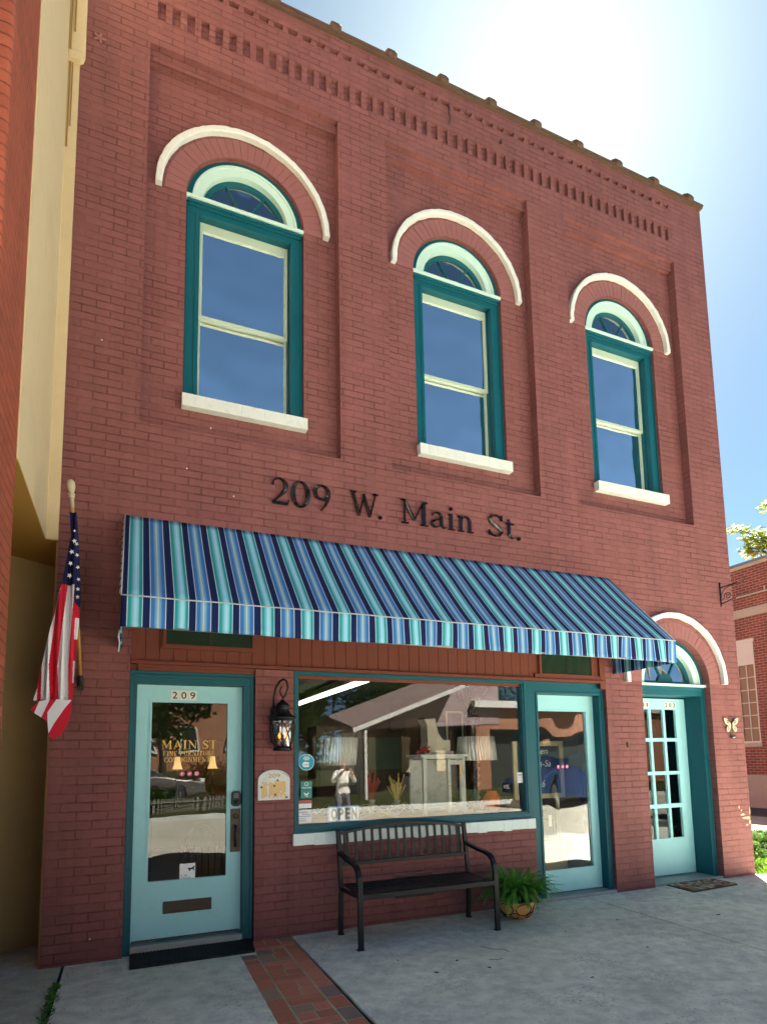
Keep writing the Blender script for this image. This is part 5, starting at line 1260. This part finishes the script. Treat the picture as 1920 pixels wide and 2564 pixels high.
# shelving, framed pictures, chalkboard behind the right door
CH=thing('chalkboard_easel','framed chalkboard with Open and hours handwritten in white, behind the right glass door','chalkboard',(7.1,.75,-.06)); fr=simple('board_frame',(.55,.42,.22),.6)
m=MB(); m.add(holes(rect(6.62,7.40,.98,1.70),[rect(6.68,7.34,1.04,1.64)],.73,.76)); m.bar((6.72,.78,-.06),(6.75,.74,1.0),.04,.03); m.bar((7.30,.78,-.06),(7.28,.74,1.0),.04,.03); m.build('frame',fr,CH)
m=MB(); m.box(6.68,7.34,.745,.75,1.04,1.64); m.build('slate',simple('slate',(.02,.03,.035),.5),CH)
m=MB(); 
for t,tg in (('Open',(6.88,7.16,1.52,1.62)),('Tues-Sa',(6.86,7.20,1.38,1.46)),('11-6',(6.92,7.10,1.12,1.21))): m.add(textmesh(t,1,0,.744,0,ext=.0005,shear=.25,target=tg))
m.build('chalk_writing',simple('chalk',(.65,.65,.62),.9),CH)
SHF=thing('bookcase','low brown bookcase of papers and boxes behind the right glass door','shelf',(7.0,1.2,-.06))
m=MB(); m.box(6.65,7.42,1.0,1.35,.66,.70); m.box(6.65,6.68,1.0,1.35,-.05,.659); m.box(7.39,7.42,1.0,1.35,-.05,.659); m.box(6.681,7.389,1.0,1.35,.30,.32); m.build('carcass',WD,SHF)
m=MB(); rq=random.Random(4); z=.702
for k in range(9): h=rq.uniform(.02,.04); x=6.68+rq.uniform(0,.1); m.box(x,x+rq.uniform(.35,.6),1.01+rq.uniform(0,.04),1.3,z,z+h); z+=h+.001
m.build('paper_stack',simple('papers',(.42,.33,.24),.8),SHF)
DC=thing('small_dresser','pale yellow painted dresser low behind the right glass door','dresser',(6.95,.62,-.06)); YP=paint('butter_paint',(.62,.44,.18),.6,.1,4)
m=MB(); m.box(6.62,7.15,.45,.70,-.05,.50); m.build('carcass',YP,DC,bevel=.004); m=MB(); m.box(6.64,7.13,.438,.449,.27,.47); m.build('drawer',YP,DC,bevel=.003); m=MB(); m.box(6.64,7.13,.438,.449,.02,.25); m.build('drawer',YP,DC,bevel=.003)
# hanging tag on door
m=MB(); m.box(6.70,6.745,.196,.199,.70,.83); m.build('hanging_tag',simple('tag_card',(.55,.50,.36),.8),D2)
for i,(x,y_,z,w_,h) in enumerate(((4.95,2.6,1.5,.5,.7),(5.9,3.2,1.6,.6,.5),(6.9,3.3,1.9,.5,.4),(4.0,6.35,1.5,.8,.9),(5.3,6.35,1.6,1.0,.7),(2.6,6.35,1.6,.7,.8))):
    if y_<6: 
        CBX=thing('tall_cupboard',('brown cupboard with a dark picture on it, left rear of the showroom','wide dark cupboard with a picture, mid rear of the showroom','cupboard with a grey picture, right rear of the showroom')[i],'cupboard',(x,y_+.2,-.06)); m=MB(); m.box(x-w_*.6,x+w_*.6,y_+.02,y_+.5,-.05,z+h*.7); m.build('carcass',WD,CBX)
        m=MB(); m.box(x-w_/2,x+w_/2,y_-.012,y_+.019,z-h/2,z+h/2); p_=m.build('picture',simple('pic%d'%i,((.25,.22,.14),(.06,.10,.06),(.22,.22,.22))[i],.4),CBX)
    else:
        P=thing('framed_picture','picture %s on the rear wall of the showroom'%('in a wide frame above the chairs','long landscape','nearest the left door')[i-3],'picture',(x,y_,z)); m=MB(); m.add(holes(rect(x-w_/2,x+w_/2,z-h/2,z+h/2),[rect(x-w_/2+.05,x+w_/2-.05,z-h/2+.05,z+h/2-.05)],y_-.02,y_+.02)); m.build('frame',WD,P); m=MB(); m.box(x-w_/2+.05,x+w_/2-.05,y_,y_+.01,z-h/2+.05,z+h/2-.05); m.build('canvas',simple('canvas%d'%i,(.25,.2,.15),.7),P)
# ceiling tubes
CT=thing('fluorescent_fitting','long row of lit fluorescent tubes on the showroom ceiling','ceiling light',(5.0,2.0,2.6))
a=Vector((4.255,1.9,2.232)); b_=Vector((5.27,1.9,2.625))
m=MB(); m.tube([(4.9,1.0,2.90),(4.9,4.6,2.90)],.03,8) if False else None
for k in range(3):
    m=MB(); y_=1.55+k*1.45
    m.tube([(5.25,y_,2.60),(5.25,y_+1.38,2.60)],.025,8); m.build('tube',simple('lit_tube',(1,1,.8),.5,emit=(1,1,.72),es=.8),CT)
m=MB(); m.box(5.19,5.31,1.5,5.9,2.64,2.69); m.box(5.22,5.28,1.5,5.9,2.6905,2.749); m.build('housing',PLWHITE,CT)

# ================================================================ ACROSS THE STREET (seen mirrored in the glass)
LD=leafmat('dark_tree_leaf',(.015,.05,.008),(.045,.11,.015),(.13,.15,.02)); LO=leafmat('orange_hedge_leaf',(.10,.06,.01),(.32,.13,.02),(.45,.22,.03))
for i,(x,y_,z,h,rad,nn,lab) in enumerate((
    (3.6,-21,.35,7.5,(3.0,2.4,3.0),5200,'dark oak mirrored in the left glass door'),
    (11.2,-25,.7,10,(3.4,3,4.8),8500,'tall dark tree mirrored at the left of the shop window'),
    (17.5,-29,.9,12,(5,3,5.6),8500,'broad tree behind the ranch house roof, mirrored in the shop window'),
    (1.0,-24,.5,8,(2.6,2.4,3),3200,'tree at the far left across the street'),
    (24,-31,1,12,(5,3,5),5500,'distant tree mirrored above the brick annex'))):
    tree('broadleaf_tree',lab,x,y_,z,h,rad,nn,.30,LD,100+i,.22,20,'trees across the street')
for i,(x,y_,w_,h,mt,lab) in enumerate(((5.6,-17.5,2.4,1.5,LO,'orange tinged hedge across the street'),(2.8,-15.2,1.9,.55,LD,'low dark hedge across the street behind the picket fence'))):
    H=thing('hedge',lab,'hedge',(x,y_,.1)); m=MB(); r_=random.Random(70+i); leafcloud(m,(x,y_,.1+h*.5),(w_,.7,h*.6),2600,.13,r_,18); m.build('foliage',mt,H,recalc=False); m=MB(); m.tube([(x,y_,-.1),(x,y_,h*.6)],[.06,.03],6); m.build('stem',bpy.data.materials['stem_brown0'],H)
# picket fence
PF=thing('picket_fence','low weathered picket fence across the street','fence',(3.6,-14.4,0)); m=MB()
for k in range(42): x=1.6+k*.10; m.box(x,x+.05,-14.42,-14.40,-.02,.42)
m.build('picket',paint('picket_grey',(.20,.19,.15),.8),PF); m=MB(); m.box(1.6,5.8,-14.399,-14.37,.30,.34); m.build('rail',bpy.data.materials['picket_grey'],PF)
# orange brick building across the street
OBB=thing('orange_brick_school','large orange brick building with small paned windows across the street','building',(4,-33,1)); ORB=brick('orange_face_brick',(.42,.15,.06),(.35,.25,.18),bw=.225,bh=.08,ms=.01,zoff=0,painted=False,faint=1,bd=.004)
m=MB(); m.box(-6,9.5,-38,-33,.5,9.0); m.build('wall',ORB,OBB); m=MB(); m.box(-6.2,9.7,-38.2,-32.8,9.0005,9.5); m.build('parapet',PLWHITE,OBB)
for k in range(6):
    for z in (3.0,6.0):
        x=-4.5+k*2.6; m=MB(); m.add(holes(rect(x-.6,x+.6,z-.8,z+.8),[rect(x-.5,x+.5,z-.7,z+.7)],-32.999,-32.93) if False else holes(rect(x-.6,x+.6,z-.8,z+.8),[rect(x-.5,x+.5,z-.7,z+.7)],-32.99,-32.9)); W=m.build('window',PLWHITE,OBB); m=MB(); m.box(x-.5,x+.5,-32.96,-32.95,z-.7,z+.7); m.build('pane',BLKV,W)
# ranch house with wide soffit
RH=thing('ranch_house','low white house with brown roof and slatted soffit across the street','house',(14,-18,.2))
SOF=N('vinyl_soffit'); wv_=SOF.n('TexWave',wave_type='BANDS',bands_direction='X'); wv_.inputs['Scale'].default_value=1.0; SOF.l(SOF.obj(),wv_.inputs[0]); SOFM=SOF.bsdf(SOF.ramp(wv_.outputs[1],[(.0,(.40,.36,.25)),(.12,(.85,.80,.62))]),.5)
BRF=paint('brown_shingles',(.20,.14,.12),.9,.15,3,.01); MAUV=paint('mauve_siding',(.32,.23,.22),.7,.08,3)
# sloping eave of the porch: from low left to high right, one metre deep
e0=Vector((9.9,-15.2,2.55)); e1=Vector((15.2,-15.2,4.55)); dx=(e1-e0)
def sl(p,dy,dz): return (p.x,p.y+dy,p.z+dz)
m=MB(); m.v+= [sl(e0,0,-.02),sl(e1,0,-.02),sl(e1,-2.4,-.02),sl(e0,-2.4,-.02)]; m.f.append((0,1,2,3)); m.m.append(0); m.build('soffit',SOFM,RH,solid=.02)
m=MB(); m.bar(e0+Vector((0,.02,.04)),e1+Vector((0,.02,.04)),.05,.16,up=(0,0,1)); m.build('fascia',PLWHITE,RH)
m=MB(); m.face([sl(e0,.0,.13),sl(e1,.0,.13),sl(e1,-3.0,.75),sl(e0,-3.0,.75)]); m.face([sl(e0,.0,.13),sl(e0,-3.0,.75),sl(e0,-6.0,.13)]); m.build('roof',BRF,RH,solid=.06)
m=MB(); m.box(10.4,11.2,-18.0,-17.6,.1,2.7); m.build('wall',PLWHITE,RH)
m=MB(); m.box(11.201,19.0,-18.2,-17.7,.1,3.2); m.build('porch_wall',paint('porch_shade_brown',(.035,.025,.02),.8),RH)  # shade of the porch recess painted in as near-black brown
m=MB(); m.face([(10.9,-17.0,2.7),(17.5,-17.0,3.0),(17.5,-17.0,5.0),(15.2,-17.0,4.6)]); m.build('gable',MAUV,RH,solid=.05)
m=MB(); m.box(10.35,10.45,-15.3,-15.2,.0,2.6); m.build('downpipe',PLWHITE,RH)
for x in (11.3,12.9,14.6):
    m=MB(); m.add(holes(rect(x,x+.55,.9,2.5),[rect(x+.05,x+.5,.95,2.45)],-17.68,-17.62)); W=m.build('window',BLKV,RH); m=MB(); m.box(x+.05,x+.5,-17.66,-17.65,.95,2.45); m.build('pane',simple('sunlit_blind',(.6,.45,.28),.6),W)
AN=thing('brick_annex','tan orange brick building with white fascia and dark shopfront across the street','building',(22,-17,.2))
m=MB(); m.box(16.3,30,-22,-17,2.75,3.7); m.box(16.3,17.0,-22,-17,.1,2.7495); m.box(24,30,-22,-17,.1,2.7495); m.build('wall',ORB,AN); m=MB(); m.box(16.1,30.2,-22.2,-16.7,3.7005,4.0); m.build('fascia',PLWHITE,AN)
m=MB(); m.box(17.001,23.999,-17.5,-17.4,.1,2.749); m.build('shopfront',simple('dark_shopfront',(.03,.035,.03),.3),AN)
# parked cars
def car(x,y_,z,rz,col,lab,kind):
    Cc=thing('parked_%s'%kind,lab,'car' if kind=='sedan' else 'truck',(x,y_,z)); T=Matrix.Translation((x,y_,z))@Matrix.Rotation(rz,4,'Z')
    pm=simple('car_paint_%s'%kind,col,.25,.5,.6)
    if kind=='sedan': body=[(-2.25,.35),(-2.3,.62),(-2.1,.86),(-1.5,.95),(1.0,.93),(1.9,.80),(2.28,.62),(2.3,.35),(1.85,.30),(1.72,.55),(1.45,.68),(1.15,.55),(1.02,.28),(-1.02,.28),(-1.15,.55),(-1.42,.68),(-1.72,.55),(-1.85,.3)]; cab=[(-1.75,.93),(-1.05,1.42),(.15,1.44),(1.05,.94)]; wx=1.42
    else: body=[(-2.7,.5),(-2.7,1.08),(-.6,1.1),(1.1,1.08),(2.5,.98),(2.7,.8),(2.7,.45),(2.2,.42),(2.05,.70),(1.75,.82),(1.45,.70),(1.3,.38),(-1.2,.38),(-1.35,.7),(-1.65,.82),(-1.95,.7),(-2.1,.45)]; cab=[(-.7,1.09),(-.55,1.75),(.6,1.75),(1.25,1.08)]; wx=1.75
    def tr(m): m.v=[tuple(T@Vector(v)) for v in m.v]; return m
    m=MB(); m.prism(body,-.88,.88); tr(m).build('body',pm,Cc,bevel=.05)
    m=MB(); m.prism(cab,-.74,.74); tr(m).build('cabin',pm,Cc,bevel=.04)
    m=MB(); c0=[(a*.93+(.0),b*.985+.0) for a,b in cab]; m.prism([(a*.9,b-.03 if b>1.2 else b+.03) for a,b in cab],-.755,.755); tr(m).build('side_window',simple('car_glass',(.02,.03,.035),.08,0,.9),Cc)
    for sx in (-1,1):
        for sy in (-1,1):
            m=MB(); m.lathe([(.18,-.11),(.33,-.11),(.35,-.07),(.35,.07),(.33,.11),(.18,.11)],(0,0,0),20); q=Matrix.Translation((sx*wx,sy*.80,.33))@Matrix.Rotation(R(90),4,'X'); m.v=[tuple(q@Vector(v)) for v in m.v]; ty=tr(m).build('wheel',RUBBER,Cc,smooth=True)
            m=MB(); m.lathe([(.0001,.10),(.06,.12),(.07,.10)],(0,0,0),12)
            for k in range(10): a=2*math.pi*k/10; m.bar((.05*math.cos(a),.05*math.sin(a),.10),(.19*math.cos(a),.19*math.sin(a),.105),.035,.03)
            m.lathe([(.18,.09),(.20,.115),(.21,.09)],(0,0,0),20); s_=1 if sy<0 else -1; m.v=[(a,b,c*s_) for a,b,c in m.v]; m.v=[tuple(q@Vector(v)) for v in m.v]; tr(m).build('rim',simple('alloy',(.6,.6,.6),.25,.9),ty)
    for s in (-1,1): m=MB(); m.box(2.18 if kind=='sedan' else 2.62,2.29 if kind=='sedan' else 2.71,s*.62-.14,s*.62+.14,.62,.76); tr(m).build('headlight',simple('lamp_clear',(.8,.8,.8),.1,0,.9),Cc,bevel=.02)
car(2.35,-15.9,.10,R(-8),(.16,.15,.14),'grey sedan mirrored in the left glass door','sedan')
car(17.2,-11.9,-.2,R(172),(.015,.04,.13),'dark blue pickup parked along the far kerb','pickup')
# utility wires
UW=thing('utility_line','thin overhead wires strung between two poles across the street','power line',(6,-20,0)); m=MB()
for dz in (0,.5,1.1): m.tube([(-6+36*t,-19.5,7.4+dz-1.4*math.sin(math.pi*t)) for t in [i/16 for i in range(17)]],.018,4)
m.build('wire',BLKV,UW)
for x in (-6,30): m=MB(); m.tube([(x,-19.5,0),(x,-19.5,9)],[.16,.12],8); m.build('pole',paint('pole_wood%d'%x,(.12,.09,.06),.9),UW)
# ================================================================ PERSON TAKING THE PHOTOGRAPH (mirrored in the shop window)
HX,HY,HZ=7.015,-8.15,-.20
PE=thing('person','person in pale jacket and grey trousers holding up a phone, mirrored in the shop window','person',(HX,HY,HZ))
def skin(name,V,E_,mats,parent,sub=2,matf=None):
    me=bpy.data.meshes.new(name); o=bpy.data.objects.new(name,me); COL.objects.link(o)
    me.from_pydata([v[:3] for v in V],[tuple(e) for e in E_],[]); 
    s=o.modifiers.new('skin','SKIN'); me.skin_vertices[0].data[0].use_root=True
    for i,v in enumerate(V): me.skin_vertices[0].data[i].radius=(v[3],v[4] if len(v)>4 else v[3])
    u=o.modifiers.new('sub','SUBSURF'); u.levels=sub; u.render_levels=sub
    dg=bpy.context.evaluated_depsgraph_get(); dg.update(); m2=bpy.data.meshes.new_from_object(o.evaluated_get(dg)); bpy.data.objects.remove(o)
    o=bpy.data.objects.new(name,m2); COL.objects.link(o); o.parent=parent
    m2.materials.clear()
    for q in mats: m2.materials.append(q)
    for p in m2.polygons: p.use_smooth=True; p.material_index=matf(p.center) if matf else 0
    return o
# faces +Y (towards the window)
V=[(0,0,.93,.155,.11),(0,.01,1.10,.145,.105),(0,.0,1.28,.165,.115),(0,-.01,1.42,.13,.09),(0,0,1.50,.055,.055),(0,.02,1.60,.075,.085),(0,.02,1.70,.078,.095),
 (.10,0,.86,.095),(.12,.02,.50,.062),(.12,-.01,.12,.042),(.125,.10,.04,.038,.03),
 (-.10,0,.86,.095),(-.12,.02,.50,.062),(-.12,-.01,.12,.042),(-.125,.10,.04,.038,.03),
 (.185,-.01,1.40,.062),(.29,.10,1.18,.050),(.13,.29,1.40,.036),(.085,.34,1.47,.030,.02),
 (-.185,-.01,1.40,.062),(-.29,.10,1.18,.050),(-.13,.29,1.40,.036),(-.085,.34,1.47,.030,.02)]
E_=[(0,1),(1,2),(2,3),(3,4),(4,5),(5,6),(0,7),(7,8),(8,9),(9,10),(0,11),(11,12),(12,13),(13,14),(3,15),(15,16),(16,17),(17,18),(3,19),(19,20),(20,21),(21,22)]
SK=simple('skin_tone',(.48,.27,.19),.55); JK=paint('pale_jacket',(.80,.77,.70),.8); TR=simple('grey_trousers',(.10,.10,.12),.8); SHM=simple('dark_shoes',(.03,.03,.03),.5)
def mf(c):
    if c.z<.10: return 3
    if c.z<.92: return 2
    if c.z>1.50 and abs(c.x)<.11 and c.y<.17: return 0
    if c.y>.27: return 0
    return 1
skin('body',V,E_,[SK,JK,TR,SHM],PE,2,mf)
for s in (1,-1):
    m=MB()
    for k,(L,dx_,dz_) in enumerate(((.050,.0,.030),(.058,.0,.012),(.055,.0,-.006),(.045,.0,-.022))):
        p=Vector((HX+s*.085,HY+.355,HZ+1.475+dz_)); m.tube([p,p+Vector((-s*L*.5,.018,.004)),p+Vector((-s*L*.95,.006,.002))],[.009,.008,.006],6)
    p=Vector((HX+s*.085,HY+.335,HZ+1.455)); m.tube([p,p+Vector((-s*.02,-.012,.02)),p+Vector((-s*.035,-.008,.04))],[.010,.009,.007],6)
    m.build('finger',SK,PE,smooth=True)
m=MB(); m.box(HX-.075,HX+.075,HY+.350,HY+.358,HZ+1.445,HZ+1.52); m.build('phone',GLOSSB,PE,bevel=.004)
m=MB(); m.lathe([(.0001,.12),(.05,.105),(.083,.06),(.093,.0),(.090,-.05),(.075,-.09),(.06,-.11)],(HX,HY-.012,HZ+1.70),18,sy=1.05); m.f=m.f[:-1]; m.m=m.m[:-1]; m.build('hair',simple('brown_hair',(.06,.035,.02),.7),PE,smooth=True)
m=MB(); m.tube([(HX,HY+.10,HZ+1.665),(HX,HY+.125,HZ+1.64),(HX,HY+.11,HZ+1.625)],[.008,.013,.010],6); m.tube([(HX-.02,HY+.100,HZ+1.600),(HX+.02,HY+.100,HZ+1.600)],.005,5); m.build('nose',SK,PE,smooth=True)
for s in (-1,1): m=MB(); m.lathe([(.0001,-.009),(.009,0),(.0001,.009)],(HX+s*.030,HY+.100,HZ+1.675),8); m.build('eye',BLKV,PE,smooth=True)
for s in (-1,1): m=MB(); m.lathe([(.0001,-.03),(.012,-.01),(.015,.012),(.0001,.03)],(HX+s*.083,HY+.015,HZ+1.66),8,sy=1.5); m.build('ear',SK,PE,smooth=True)
